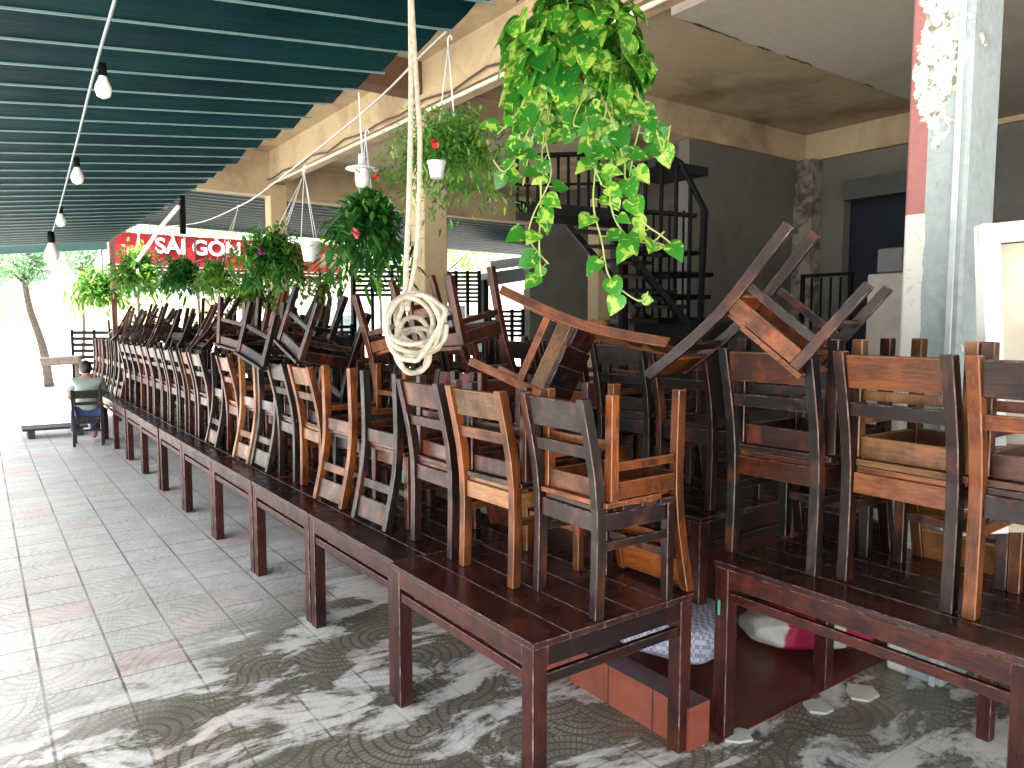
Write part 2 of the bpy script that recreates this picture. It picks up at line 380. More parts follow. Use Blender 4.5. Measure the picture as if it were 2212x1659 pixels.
bp('cross_beam', creamdk, rng(4.253, 6.9, 7.2, 7.45, 4.14, 4.457))
bp('cross_beam', cream, rng(4.253, 9.4, 12.34, 12.6, 3.97, 4.85))
bp('wall_beam', creamdk, rng(5.3, 9.6, 6.03, 6.3, 4.1, 4.457))
bp('side_beam', creamdk, rng(9.27, 9.52, 2.2, 6.03, 4.1, 4.457))
bp('wall', greywall, rng(7.0, 9.27, 6.1, 6.27, .2, 4.1))
bp('wall', greywall, rng(9.36, 9.52, 5.5, 6.03, .2, 4.1), rng(9.36, 9.52, -1.2, 4.2, .2, 4.1), rng(9.36, 9.52, 4.2, 5.5, 3.62, 4.1))
bp('wall', greywall, rng(9.403, 14, 12.42, 12.6, .2, 4.85), rng(13.9, 14.1, -1.2, 12.4, .2, 4.7))
bp('wall', greywall, rng(4.6, 9.36, -1.2, -1.0, 0, 4.16))  # unseen end wall, added to keep light out of the interior
bp('column', plaster('flaking_column', (.3,.27,.22), (.06,.05,.04), 5, .45, .6), rng(9.12, 9.36, 5.82, 6.1, .2, 4.1), bevel=.01)
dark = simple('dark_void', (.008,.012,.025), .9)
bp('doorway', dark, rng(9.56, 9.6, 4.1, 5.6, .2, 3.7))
bp('shutter_box', simple('shutter_box', (.06,.065,.06), .6), rng(9.2, 9.36, 4.2, 5.42, 3.5, 3.75))
# yellow pillars
def pillar(name, x, y, d, mat, label):
    o = empty(name, (x + d/2, y + d/2, 0), label, 'pillar', 'square pillars carrying the building')
    m = MB(); m.box((0, 0, 2.1), (d, d, 4.2)); m.build('shaft', mat, o, bevel=.012)
    m = MB(); m.box((0, 0, .3), (d + .03, d + .03, .2)); m.build('plinth', mat, o, bevel=.01)
    return o
pillar('pillar', 4.0, 7.2, .3, pillarm, 'yellow square pillar behind the coiled rope, rising from the stacked chairs')
pillar('pillar', 4.0, 12.34, .28, pillarm, 'yellow square pillar at the far end of the building beam')
pillar('pillar', 9.3, 10.2, .3, plaster('far_pillar', (.46,.37,.22), (.3,.22,.13), 1.5), 'tan pillar standing behind the black stair stringer')
# near pillar: red paint above, bare white patch, grey face with crease
nearm, nt, b = newmat('peeling_pillar'); p = geopos(nt); X, Y, Z = sep(nt, p)
ge = N(nt, 'ShaderNodeNewGeometry'); nx, ny, nz = sep(nt, ge.outputs['Normal'])
onleft = math_(nt, 'LESS_THAN', nx, -.5)
na = noise(nt, p, 5.5, 6, .65); nb = noise(nt, p, 16, 5, .7)
redpart = math_(nt, 'MULTIPLY', math_(nt, 'GREATER_THAN', Y, 1.905), math_(nt, 'GREATER_THAN', Z, 2.47))
belowred = math_(nt, 'MULTIPLY', math_(nt, 'GREATER_THAN', math_(nt, 'MULTIPLY_ADD', na, .05, Y), 1.925), math_(nt, 'LESS_THAN', Z, 2.47))
grey = ramp(nt, nb, [(.25, (.28,.33,.33)), (.6, (.38,.43,.43)), (.8, (.45,.49,.48))])
c = mix(nt, ramp(nt, na, [(.55, 0.), (.7, .6)]), grey, (.2,.23,.215))
c = mix(nt, redpart, c, ramp(nt, nb, [(.2, (.33,.125,.115)), (.8, (.39,.165,.15))]))
c = mix(nt, belowred, c, ramp(nt, nb, [(.3, (.5,.48,.36)), (.45, (.72,.72,.64))]))
yl = math_(nt, 'SUBTRACT', 1., math_(nt, 'MULTIPLY', math_(nt, 'ABSOLUTE', math_(nt, 'SUBTRACT', Y, 1.87)), 6.))
zl = math_(nt, 'SUBTRACT', 1., math_(nt, 'MULTIPLY', math_(nt, 'ABSOLUTE', math_(nt, 'SUBTRACT', Z, 3.2)), 1.9))
pk = math_(nt, 'MULTIPLY', math_(nt, 'MULTIPLY', yl, zl), onleft)
peel = ramp(nt, math_(nt, 'ADD', pk, math_(nt, 'MULTIPLY', math_(nt, 'SUBTRACT', na, .5), 1.6)), [(.28, 0.), (.33, 1.)])
c = mix(nt, peel, c, ramp(nt, nb, [(.40, (.2,.19,.12)), (.48, (.72,.71,.64))]))
nt.links.new(c, b.inputs['Base Color']); b.inputs['Roughness'].default_value = .75
bump(nt, b, math_(nt, 'ADD', peel, nb), .5, .012)
o = empty('pillar', (4.16, 1.86, 0), 'peeling grey and red painted pillar at the right with a white bare patch', 'pillar', 'square pillars carrying the building')
m = MB(); m.box((0, 0, 2.1), (.33, .3, 4.2)); m.build('shaft', nearm, o, bevel=.015)
m = MB(); m.beam((-.172, -.1, 0), (-.172, -.1, 4.1), .012, .03); m.build('conduit', simple('conduit_grey', (.5,.55,.56), .5), o, bevel=.003)

# pipe and cable under the fascia
m = MB(); m.tube([(3.97, -1, 4.14), (3.97, 12.6, 4.16)], .022, 8); tag(m.build('pipe', simple('pale_pipe', (.7,.62,.5), .5), smooth=True), 'pale pipe running along the lower edge of the cream beam', 'pipe')
m = MB(); pts = [(3.96, -1 + i * .3, 4.25 + .025 * math.sin(i * 1.7) + .012 * math.sin(i * 5)) for i in range(46)]
m.tube(pts, .012, 6); tag(m.build('cable', simple('dark_cable', (.09,.05,.04), .7), smooth=True), 'dark cable sagging along the cracked beam edge', 'cable')

# white framed panel, right
o = empty('white_framed_board', at(2175, 600, 2.75), 'white framed cream board standing right of the peeling pillar', 'board')
m = MB(); m.beam(at(2132, 485, 2.9) - o.location, at(2150, 1150, 2.9) - o.location, .07, .06, IR); m.build('stile', white, o, bevel=.004)
m = MB(); m.beam(at(2112, 508, 2.9) - o.location, at(2420, 478, 2.75) - o.location, .075, .06, IU); m.build('rail', white, o, bevel=.004)
a_, b_, c_, d_ = [at(*q) - o.location for q in ((2140, 530, 2.93), (2430, 505, 2.80), (2430, 1150, 2.80), (2150, 1150, 2.93))]
off = IF * .02; m = MB(); m.add([a_, b_, c_, d_, a_+off, b_+off, c_+off, d_+off], [(0,1,2,3),(7,6,5,4),(0,4,5,1),(1,5,6,2),(2,6,7,3),(3,7,4,0)]); m.build('panel', simple('cream_panel', (.55,.5,.38), .6), o)
# far right wall inside, with window slot
o = empty('back_partition', (8.2, .6, 0), 'tan partition wall with dark window slots behind the near pillar', 'wall')
m = MB(); m.box((0, 0, 1.55), (.12, 3.2, 2.5)); m.build('panel', plaster('tan_partition', (.42,.34,.25), (.3,.22,.15)), o)
m = MB(); m.box((-.065, .3, 2.0), (.02, 2.4, .22)); m.box((-.065, .9, 2.85), (.02, .12, .22)); m.build('window', simple('slot', (.04,.04,.035), .5), o)

# ------------------------------------------------------------------ awning (corrugated sheet sloping up towards the building)
def awn(name, x0, x1, y0, y1, zf, pitch, label, ribw=.010):
    root = empty(name, ((x0+x1)/2, (y0+y1)/2, zf((x0+x1)/2)), label, 'awning', 'green ribbed awnings'); L = root.location
    m = MB(); rb = MB(); k = int((y1 - y0) / pitch); r2 = random.Random(3)
    for i in range(k):
        a = y0 + i * pitch; e = a + pitch; jx = r2.uniform(-.04, .04); xe = x1 + jx
        sag = .05
        # each pan hangs slightly: rises to the next lap
        prof = [(a, .11), (a + .3 * pitch, .066), (a + .65 * pitch, .026), (e, 0)]
        vs = []
        for q, dz in prof: vs += [(x0, q, zf(x0) + dz), (xe, q, zf(xe) + dz)]
        o_ = [Vector(v) - L for v in vs]
        m.add(o_, [(2*j, 2*j+1, 2*j+3, 2*j+2) for j in range(len(prof)-1)])
        m.add([Vector((x0, e, zf(x0)+.11))-L, Vector((xe, e, zf(xe)+.11))-L, Vector((xe, e, zf(xe)))-L, Vector((x0, e, zf(x0)))-L], [(0,1,2,3)])
        rb.beam(Vector((x0, a, zf(x0) - .012)) - L, Vector((xe, a, zf(xe) - .012)) - L, ribw, ribw, (0,1,0))
    sh = m.build('sheet', awn_m, root); sm = sh.modifiers.new('th', 'SOLIDIFY'); sm.thickness = .004
    rb.build('rib', rib_m, root)
    return root
za = lambda x: 3.2 + .11 * x
A = awn('awning', -.8, 2.06, -3.39, 16.2, za, .40, 'large dark green ribbed awning sloping over the paved walk')
L = A.location
m = MB(); m.beam(Vector((-.8, -3.2, za(-.8)+.17)) - L, Vector((-.8, 16.2, za(-.8)+.17)) - L, .06, .06)
m.beam(Vector((1.2, -3.2, za(1.2)+.17)) - L, Vector((1.2, 16.2, za(1.2)+.17)) - L, .06, .06); m.build('purlin', black, A)
m = MB(); m.beam(Vector((-.8, 16.25, za(-.8)-.02)) - L, Vector((2.1, 16.25, za(2.1)-.02)) - L, .05, .16, (0,1,0)); m.build('end_beam', simple('green_steel', (.02,.06,.06), .5), A)
zb = lambda x: 4.05 - .012 * (x - 2)
awn('awning', 2.3, 16, 12.75, 18.0, zb, .33, 'far green ribbed awning beyond the end of the building', .008)
for px_, lab in ((390, 'dark post hanging from the corner of the green awning'),):
    a = at(393, 436, 9.8); m = MB(); m.box((0, 0, -.17), (.07, .07, .5)); tag(m.build('post', black, bevel=.004, loc=a), lab, 'post')
a = at(240, 500, 14.2); m = MB(); m.box((0, 0, a.z / 2), (.09, .09, a.z)); tag(m.build('steel_post', simple('rusty_post', (.09,.03,.025), .6), bevel=.005, loc=(a.x, a.y, 0)), 'rusty dark red steel post under the far end of the awning', 'post')
a = at(763, 560, 16.5); m = MB(); m.box((0, 0, a.z / 2 + .3), (.08, .08, a.z + .6)); tag(m.build('steel_post', black, bevel=.005, loc=(a.x, a.y, 0)), 'black steel post beside the dark slatted screen', 'post')
m = MB(); m.tube([at(385, 447, 9.7), at(340, 500, 11), at(300, 560, 12.5), at(255, 600, 14)], .03, 6); tag(m.build('pipe', white, smooth=True), 'white pipe slanting down from the awning corner before the red banner', 'pipe')

# light string
strp = [at(248, 0, 2.3), at(205, 150, 2.9), at(160, 330, 4.2), at(127, 455, 6.2), at(108, 520, 9.)]
root = empty('light_string', strp[1], 'string of clear bulbs hanging under the green awning', 'light string')
def smoothpts(P, k=8):
    P = [Vector(p) for p in P]; out = []
    for i in range(len(P) - 1):
        p0, p1, p2, p3 = P[max(i-1,0)], P[i], P[i+1], P[min(i+2,len(P)-1)]
        for j in range(k):
            t = j / k; out.append(.5 * ((2*p1) + (p2-p0)*t + (2*p0-5*p1+4*p2-p3)*t*t + (3*p1-p0-3*p2+p3)*t**3))
    return out + [P[-1]]
m = MB(); m.tube([p - root.location for p in smoothpts([at(262,-60,2.1)] + strp)], .006, 6); m.build('cable', simple('grey_cable', (.2,.24,.24), .6), root, smooth=True)
for (px_, py_, d, s) in ((222, 165, 2.95, 1), (166, 362, 4.3, 1.1), (131, 462, 6.3, 1.25), (111, 525, 7.2, 2.1)):
    a = at(px_, py_, d) - root.location
    m = MB(); m.lathe([(.001, .055*s), (.014*s, .05*s), (.016*s, .02*s), (.014*s, 0)], a); so_ = m.build('socket', black, root, smooth=True)
    m = MB(); m.lathe([(.013*s, .002), (.018*s, -.012*s), (.030*s, -.04*s), (.031*s, -.055*s), (.024*s, -.078*s), (.001, -.088*s)], a); m.build('bulb', glassm, root, smooth=True)

# wire along the beam with its hangers
wire = [at(1060, -30, 4.6), at(1030, 0, 4.75), at(970, 63, 5.05), at(917, 113, 5.3), at(787, 240, 6.2), at(573, 410, 8.4), at(513, 447, 9.2), at(433, 480, 11), at(353, 490, 13)]
m = MB(); m.tube(smoothpts(wire, 6), .009, 6); tag(m.build('wire', simple('wire_grey', (.42,.4,.36), .6), smooth=True), 'thin plant wire stretched between the awning and the building', 'wire')

# ------------------------------------------------------------------ chairs
# local frame: +x front, y width, z up, feet at z = 0, seat .45, back top .89
CW, CD = .43, .42
def chair_proto(w1, w2=None, w3=None, name='wooden_chair'):
    A_ = W[w1]; B_ = WH[w2 or w1]; C_ = WH[w3 or w2 or w1]; D_ = WH[w1]
    root = empty(name)
    for s in (-1, 1):
        m = MB(); y = s * (CW/2 - .021)
        P = [(-.205, 0), (-.20, .15), (-.197, .32), (-.20, .45), (-.215, .58), (-.243, .72), (-.282, .89)]
        hw, hd = .021, .024
        for i in range(len(P) - 1):
            (x0, z0), (x1, z1) = P[i], P[i+1]
            vs = [(x0-hd,y-hw,z0),(x0+hd,y-hw,z0),(x0+hd,y+hw,z0),(x0-hd,y+hw,z0),(x1-hd,y-hw,z1),(x1+hd,y-hw,z1),(x1+hd,y+hw,z1),(x1-hd,y+hw,z1)]
            fs = [(0,1,5,4),(1,2,6,5),(2,3,7,6),(3,0,4,7)]
            if i == 0: fs.append((3,2,1,0))
            if i == len(P) - 2: fs.append((4,5,6,7))
            m.add(vs, fs)
        o = m.build('rear_post', A_, root)
        o.data.materials.append(EDGE[A_.name]); bm = bmesh.new(); bm.from_mesh(o.data); bmesh.ops.remove_doubles(bm, verts=bm.verts, dist=1e-4)
        ed = [e for e in bm.edges if e.is_manifold and e.calc_face_angle() > .6]
        bmesh.ops.bevel(bm, geom=ed, offset=.0035, segments=1, affect='EDGES', material=1); bm.to_mesh(o.data); bm.free()
        m = MB(); m.box((.19, y, .2125), (.044, .044, .425), taper=.92); m.build('front_leg', A_, root, bevel=.0035)
        m = MB(); m.box((0, s*(CW/2-.02), .29), (.34, .02, .036)); m.build('stretcher', A_, root, bevel=.003)
    m = MB()
    for i in range(4):
        m.box((-.169 + i * .1065 + .03, 0, .4385), (.1045, CW - .004 if i else CW - .09, .021))
    m.build('seat', C_, root, bevel=.003)
    m = MB()
    m.box((-.195, 0, .388), (.024, CW - .086, .078)); m.box((.19, 0, .388), (.022, CW - .09, .076))
    for s in (-1, 1): m.box((-.004, s * (CW/2 - .021), .388), (.34, .022, .07))
    m.build('seat_frame', B_, root, bevel=.003)
    m = MB(); m.box((.19, 0, .2), (.02, CW - .09, .034)); m.build('stretcher', A_, root, bevel=.003)
    rt = Matrix.Rotation(-.2, 3, 'Y')
    m = MB(); m.box((-.262, 0, .815), (.022, CW - .082, .125), rt); m.build('top_rail', B_, root, bevel=.004)
    m = MB(); m.box((-.232, 0, .672), (.018, CW - .082, .052), Matrix.Rotation(-.17, 3, 'Y')); m.build('back_slat', D_, root, bevel=.003)
    return root
PROT = {}
def proto(a, b_=None, c_=None):
    k = (a, b_ or a, c_)
    if k not in PROT: PROT[k] = [chair_proto(a, b_, c_), False]
    return PROT[k]
CG = 'wooden dining chairs stacked on the tables'
nch = 0
from collections import defaultdict
CHN = defaultdict(int)
def put_chair(M, wa, wb, label, group=CG, scale=1.0, wc=None):
    pr = proto(wa, wb, wc)
    if not pr[1]: o = pr[0]; pr[1] = True
    else: o = copy_tree(pr[0]); 
    o.matrix_world = M @ Matrix.Scale(scale, 4)
    tag(o, label, 'chair', group)
    return o
def Mrt(loc, yaw, inv=False, tilt=0, roll=0):
    M = Matrix.Translation(loc) @ Matrix.Rotation(R(yaw), 4, 'Z')
    if inv: M = M @ Matrix.Translation((0, 0, .45)) @ Matrix.Rotation(R(tilt), 4, 'Y') @ Matrix.Rotation(R(roll), 4, 'X') @ Matrix.Rotation(math.pi, 4, 'X') @ Matrix.Translation((0, 0, -.45))
    elif tilt or roll: M = M @ Matrix.Rotation(R(tilt), 4, 'Y') @ Matrix.Rotation(R(roll), 4, 'X')
    return M
def Maxes(pt, up, front, ref=(0,0,0)):
    """matrix sending the chair's local point ref to pt with given axes (image right, up, forward triples)"""
    z = (IR*up[0] + IU*up[1] + IF*up[2]).normalized(); x = (IR*front[0] + IU*front[1] + IF*front[2]); x = (x - z*x.dot(z)).normalized(); y = z.cross(x)
    M = Matrix((x, y, z)).transposed().to_4x4()
    return Matrix.Translation(Vector(pt) - (M @ Vector(ref))) @ M
ORD = ['nearest', 'second', 'third', 'fourth', 'fifth', 'sixth', 'seventh', 'eighth', 'ninth', 'tenth', 'eleventh', 'twelfth', 'thirteenth', 'fourteenth', 'fifteenth', 'sixteenth', 'seventeenth', 'eighteenth', 'nineteenth', 'twentieth', 'twenty-first', 'twenty-second', 'twenty-third', 'twenty-fourth', 'twenty-fifth', 'twenty-sixth', 'twenty-seventh', 'twenty-eighth', 'twenty-ninth', 'thirtieth']
TT = .72
# front row: (y centre, type, lower wood, upper wood)  type U = back towards the walk, I = upturned chair hangs its back towards the walk
FR = [(2.36, 'U', ('dark purple-brown',None), ('orange-brown',None), 1.97),
      (2.86, 'U', ('orange-brown','honey-brown'), ('dark purple-brown',None), 1.90),
      (3.37, 'U', ('dark purple-brown','reddish-brown'), ('reddish-brown',None), 1.90),
      (3.98, 'I', ('reddish-brown',None), ('grey-black','dark purple-brown'), 1.9),
      (4.60, 'I', ('grey-black',None), ('orange-brown','reddish-brown'), 1.9),
      (5.09, 'U', ('orange-brown','honey-brown'), ('dark purple-brown',None), 1.9),
      (5.60, 'U', ('grey-black',None), ('grey-black',None), 1.9),
      (6.08, 'I', ('reddish-brown',None), ('grey-black',None), 1.9),
      (6.52, 'I', ('dark purple-brown',None), ('honey-brown','reddish-brown'), 1.88),
      (7.0, 'U', ('reddish-brown','honey-brown'), ('orange-brown',None), 1.88),
      (7.5, 'I', ('dark purple-brown',None), ('grey-black','reddish-brown'), 1.88)]
y = 8.0; rr = random.Random(5); WK = list(W)
while y < 12.9:
    FR.append((y, 'U', (rr.choice(['reddish-brown','dark purple-brown','dark purple-brown','grey-black']), None), (rr.choice(['dark purple-brown','grey-black']), None), 1.86)); y += .475
while y < 16.8:
    FR.append((y, 'I', ('dark purple-brown', None), (rr.choice(['reddish-brown','dark purple-brown','grey-black']), None), 1.86)); y += .475
for i, (y, ty, lo, up, x) in enumerate(FR):
    x += .2; y -= .03; j = rr.uniform(-3, 3)
    wl = lo[0]; wu = up[0]
    if ty == 'U':
        a = put_chair(Mrt((x, y, TT + .001), j), *lo, f'{wl} upright chair, back to the walk, {ORD[i]} stack in line')
        b2 = put_chair(Mrt((x + .03, y + rr.uniform(-.02,.02), TT + .003), 180 + j + rr.uniform(-3,3), True), *up, f'{wu} upturned chair, legs up, {ORD[i]} stack of the front row')
    else:
        a = put_chair(Mrt((x + .05, y, TT + .001), 180 + j), *lo, f'{wl} upright chair half hidden in the {ORD[i]} stack in line')
        b2 = put_chair(Mrt((x, y + rr.uniform(-.02,.02), TT + .003), j, True), *up, f'{wu} chair upside down, ladder back outward, {ORD[i]} stack in line')
# right-hand table chairs
TR = .83
RT = [(2.87, 1.97, 'grey-black', 'reddish-brown', 0), (2.92, 1.43, 'dark purple-brown', 'orange-brown', 1), (2.92, .95, 'orange-brown', 'dark purple-brown', 2)]
nm = ['leftmost', 'middle', 'rightmost']
for x, y, a_, b_, i in RT:
    x += .2
    put_chair(Mrt((x, y, TR + .001), [1, -2, 2][i]), a_, b_, f'{a_} upright chair, {nm[i]} of three on the near right table', 'chairs on the near right table', 1.08)
    put_chair(Mrt((x + .06, y - .01, TR + .003 + .45*.08 + .45*.15), 180 + [2, -3, 1][i], True), ['dark purple-brown','honey-brown','reddish-brown'][i], None, f'upturned chair lying seat down on the {nm[i]} chair of the near right table', 'chairs on the near right table', 1.15)
# prominent tilted chairs of the top layer
M = Maxes(at(1081, 625, 3.75), (.86, -.38, -.40), (-.40, -.9, .0), (-.205, -.21, 0))
put_chair(M, 'orange-brown', 'honey-brown', 'orange-brown chair lying on its side atop the near front stacks, curved post uppermost', 'tilted chairs thrown on top of the stacks', wc='dark purple-brown')
M = Maxes(at(1705, 485, 3.0), (-.5, -.77, .38), (.62, -.63, -.46), (-.205, .2, 0))
put_chair(M, 'dark purple-brown', 'orange-brown', 'tall tilted chair, four legs in the air, above the near right table', 'tilted chairs thrown on top of the stacks')
TL = [ # px, py of a rear foot, depth, up (r,u,f), front, wood, label
 (635, 663, 6.2, (-.28,-.95,.1), (-.65,.1,-.75), 'grey-black', None, 'grey-black upturned chair leaning left of the coiled rope, seat underside showing'),
 (745, 640, 5.6, (-.35,-.92,.15), (-.7,.2,-.65), 'grey-black', 'dark purple-brown', 'grey chair with legs aslant between the yellow pillar and the potted trunk'),
 (765, 637, 5.2, (.25,-.96,.0), (.75,.15,-.6), 'reddish-brown', 'orange-brown', 'reddish-brown tilted chair with curved post just left of the coiled rope'),
 (965, 592, 5.0, (.18,-.97,.1), (-.6,-.1,-.75), 'reddish-brown', None, 'reddish-brown chair upturned behind the coiled rope, against the yellow pillar'),
 (560, 642, 7.0, (-.1,-.97,.1), (-.6,-.1,-.75), 'dark purple-brown', None, 'dark chair tipped up in front of the potted trunk'),
]
for q in TL:
    put_chair(Maxes(at(q[0], q[1], q[2]), q[3], q[4], (-.205, .2, 0)), q[5], q[6], q[7], 'tilted chairs thrown on top of the stacks')
# further tilted ones, along the row
k = 0; y = 6.9; rr = random.Random(12)
while y < 17:
    yaw = rr.choice([0, 0, 180, 10, -12, 170]) + rr.uniform(-8, 8)
    z = TT + .58 + rr.uniform(-.03, .1)
    M = Mrt((2.33 + rr.uniform(-.06, .22), y, z - .12), yaw + 90 * (k % 2 == 0 and k % 3 == 0), True, rr.uniform(16, 34) * (1 if math.cos(R(yaw)) > 0 else -1), rr.uniform(-22, 22))
    wv_ = rr.choice(['dark purple-brown', 'grey-black', 'dark purple-brown', 'reddish-brown'])
    put_chair(M, wv_, None, f'{wv_} chair tipped upside down on the pile, {ORD[k]} from the near end', 'tilted chairs thrown on top of the stacks')
    y += .52 + rr.uniform(-.08, .1); k += 1
# second row, on the terrace behind
SR = []; y = 2.75; i = 0
while y < 12.5:
    if True:
        wl = rr.choice(['dark purple-brown','grey-black','reddish-brown','dark purple-brown']); wu = rr.choice(['dark purple-brown','grey-black','orange-brown'])
        x = 3.38
        put_chair(Mrt((x, y, .9 + .001), rr.uniform(-4,4)), wl, None, f'{wl} upright chair on the terrace tables behind, {ORD[i]} from the near end', 'chairs on the terrace tables')
        if i not in (0, 3):
            put_chair(Mrt((x + .04, y, 0.903), 180 + rr.uniform(-4,4), True), wu, None, f'{wu} upturned chair in the {ORD[i]} stack of the terrace row behind', 'chairs on the terrace tables')
    y += .5 + (.3 if i % 4 == 3 else 0); i += 1

# ------------------------------------------------------------------ tables
def table_proto(Lx, Ly, h, zt):
    root = empty('wooden_table')
    m = MB(); nb = 5; wdt = Lx / nb
    for i in range(nb): m.box((-Lx/2 + wdt*(i+.5), 0, h - .0125), (wdt - .004, Ly, .025))
    m.build('tabletop', WY, root, bevel=.003)
    for sx in (-1, 1):
        for sy in (-1, 1):
            m = MB(); m.box((sx*(Lx/2-.043), sy*(Ly/2-.043), (h-.026)/2), (.072, .072, h-.026)); m.build('leg', WZ, root, bevel=.004)
        m = MB(); m.box((sx*(Lx/2-.022), 0, h - .068), (.024, Ly - .16, .08)); m.build('apron', WR if sx < 0 else WY, root, bevel=.003)
        m = MB(); m.box((sx*(Lx/2-.03), 0, h - .155), (.028, Ly - .16, .042)); m.build('rail', WR if sx < 0 else WY, root, bevel=.003)
    for sy in (-1, 1):
        m = MB(); m.box((0, sy*(Ly/2-.022), h - .068), (Lx - .16, .024, .08)); m.build('end_apron', WX, root, bevel=.003)
        m = MB(); m.box((0, sy*(Ly/2-.035), h - .165), (Lx - .16, .028, .042)); m.build('end_rail', WX, root, bevel=.003)
    return root
tb = table_proto(.9, 1.16, TT, 0)
ys = [2.1 + 1.175 * i for i in range(13)]
for i, y in enumerate(ys):
    o = tb if i == 0 else copy_tree(tb)
    o.location = (2.06 + rr.uniform(-.015, .015) + (.01 if i else 0), y + .585, 0); o.rotation_euler.z = R(rr.uniform(-.5, .5))
    tag(o, f'dark wooden table, {ORD[i]} of the long front row' if i else 'dark wooden table with bare near corner at the near end of the front row', 'table', 'tables of the long front row')
t2 = copy_tree(tb); y = 2.45
for i in range(8):
    o = t2 if i == 0 else copy_tree(t2)
    o.location = (3.42, 2.45 + 1.19*i + .6, .18)
    tag(o, f'wooden table on the red terrace behind the front row, {ORD[i]} in line', 'table', 'tables on the terrace')
t3 = table_proto(.9, 1.28, TR, 0); t3.location = (3.12, 1.5, 0)
tag(t3, 'dark wooden table at the near right with pale chipped edge and red lower rail', 'table')
m = MB(); m.box((-.352, .6, .40 + .22), (.003, .012, .07)); tp = m.build('tape_patch', simple('green_tape', (.05,.5,.35), .5), t3); tp.location = (-.1, 0, 0)
# low table under and behind it, on the ground
t4 = copy_tree(tb); t4.location = (4.0, .95, -.12); t4.location.z = 0; t4.scale = (.8, .8, .8)
tag(t4, 'small low wooden table standing behind the near right table', 'table')

# things under / on the tables
def sack(name, c, d, mat, label, seed, stripes=None):
    bm = bmesh.new(); bmesh.ops.create_icosphere(bm, subdivisions=4, radius=1); r3 = random.Random(seed)
    for v in bm.verts:
        p = v.co.copy(); q = Vector((math.copysign(abs(p.x)**.6, p.x), math.copysign(abs(p.y)**.6, p.y), math.copysign(abs(p.z)**.75, p.z)))
        wv_ = 1 + .06 * math.sin(7*p.x + seed) + .05 * math.sin(9*p.y + 2*seed) * math.cos(6 * p.z)
        v.co = Vector((q.x*d[0]/2*wv_, q.y*d[1]/2*wv_, max(q.z, -.85)*d[2]/2))
    me = bpy.data.meshes.new(name); bm.to_mesh(me); bm.free(); me.materials.append(mat)
    me.polygons.foreach_set('use_smooth', [True]*len(me.polygons))
    o = bpy.data.objects.new(name, me); col.objects.link(o); o.location = c; return tag(o, label, 'sack')
sm_, nt, b = newmat('printed_sack'); v = objco(nt); X, Y, Z = sep(nt, v)
wv = noise(nt, v, 3, 3)
c = ramp(nt, math_(nt, 'ADD', math_(nt, 'MULTIPLY_ADD', X, 1.2, .42), math_(nt, 'MULTIPLY', wv, .16)), [(.0, (.55,.53,.47)), (.24, (.55,.53,.47)), (.26, (.34,.006,.05)), (.55, (.34,.006,.05)), (.57, (.5,.48,.42)), (.68, (.5,.48,.42)), (.7, (.34,.006,.05))])
nt.links.new(c, b.inputs['Base Color']); b.inputs['Roughness'].default_value = .45; bump(nt, b, noise(nt, v, 8, 5), .6, .03)
sk_ = sack('sack', (3.72, 2.32, .2), (.72, .32, .2), sm_, 'crumpled white sack with a magenta print under the near right table', 3); sk_.rotation_euler = (0, R(4), -YAW + R(8))
ck, nt, b = newmat('checked_cloth'); chk = N(nt, 'ShaderNodeTexChecker'); chk.inputs['Scale'].default_value = 45; chk.inputs[1].default_value = (.6,.62,.75,1); chk.inputs[2].default_value = (.3,.32,.45,1)
nt.links.new(objco(nt), chk.inputs['Vector']); nt.links.new(chk.outputs[0], b.inputs['Base Color'])
sack('sack', (2.92, 2.72, .32), (.55, .85, .26), ck, 'blue and white checked woven sack on the terrace edge behind the near table', 9)
shard = simple('tile_shard', (.5,.49,.42), .8)
for i, (px_, py_, d, s) in enumerate(((1590, 1592, 0, .09), (1770, 1530, 0, .1), (1860, 1500, 0, .12), (2010, 1420, 0, .1), (1640, 1500, 0, .07))):
    # on the ground plane
    A0 = at(px_, py_, 1.) - Vector((0,0,H)); t_ = -H / A0.z; P0 = A0 * t_
    m = MB(); n_ = 6; r3 = random.Random(i + 20); s *= 1.5
    pts = [Vector((math.cos(2*math.pi*j/n_)*s*r3.uniform(.6,1)*.6, math.sin(2*math.pi*j/n_)*s*r3.uniform(.6,1)*.6, 0)) for j in range(n_)]
    m.add(pts + [p + Vector((0,0,.012)) for p in pts], [tuple(range(n_))[::-1], tuple(range(n_, 2*n_))] + [(j, (j+1)%n_, n_+(j+1)%n_, n_+j) for j in range(n_)])
    pr = P0.y > 2.1 and P0.x > 2.48
    if pr: continue
    tag(m.build('tile_fragment', shard, loc=(P0.x, P0.y, .001)), f'pale broken tile fragment on the wet floor, {ORD[i]} counted from the red step', 'tile fragment', 'pale tile fragments')

# ------------------------------------------------------------------ rope coil
a0 = at(893, 640, 2.55); root = empty('rope_bundle', a0, 'thick white cotton rope hanging in two strands and knotted in a loose coil', 'rope')
m = MB(); P2 = lambda x, y, d=2.55: at(x, y, d) - a0
top1 = at(886, -150, 2.5) - a0
m.tube(smoothpts([top1, P2(887, 0), P2(888, 200), P2(884, 420), P2(878, 560), P2(876, 625), P2(868, 665, 2.52)]), .0098, 8)
m.tube(smoothpts([top1 + Vector((.004,.01,0)), P2(889, 0), P2(901, 200), P2(907, 300), P2(904, 470), P2(898, 560), P2(886, 625), P2(880, 670, 2.5)]), .0092, 8)
m.build('strand', ropem, root, smooth=True)
m = MB(); r3 = random.Random(4)
loops = [(900, 700, 64, 66, 0), (896, 690, 64, 55, .3), (890, 705, 58, 70, 1.2), (905, 690, 50, 50, 2.), (885, 705, 52, 60, .8), (912, 700, 50, 60, .1), (893, 745, 38, 64, .1), (893, 760, 30, 48, .5), (900, 740, 50, 30, 2.6)]
pts = []
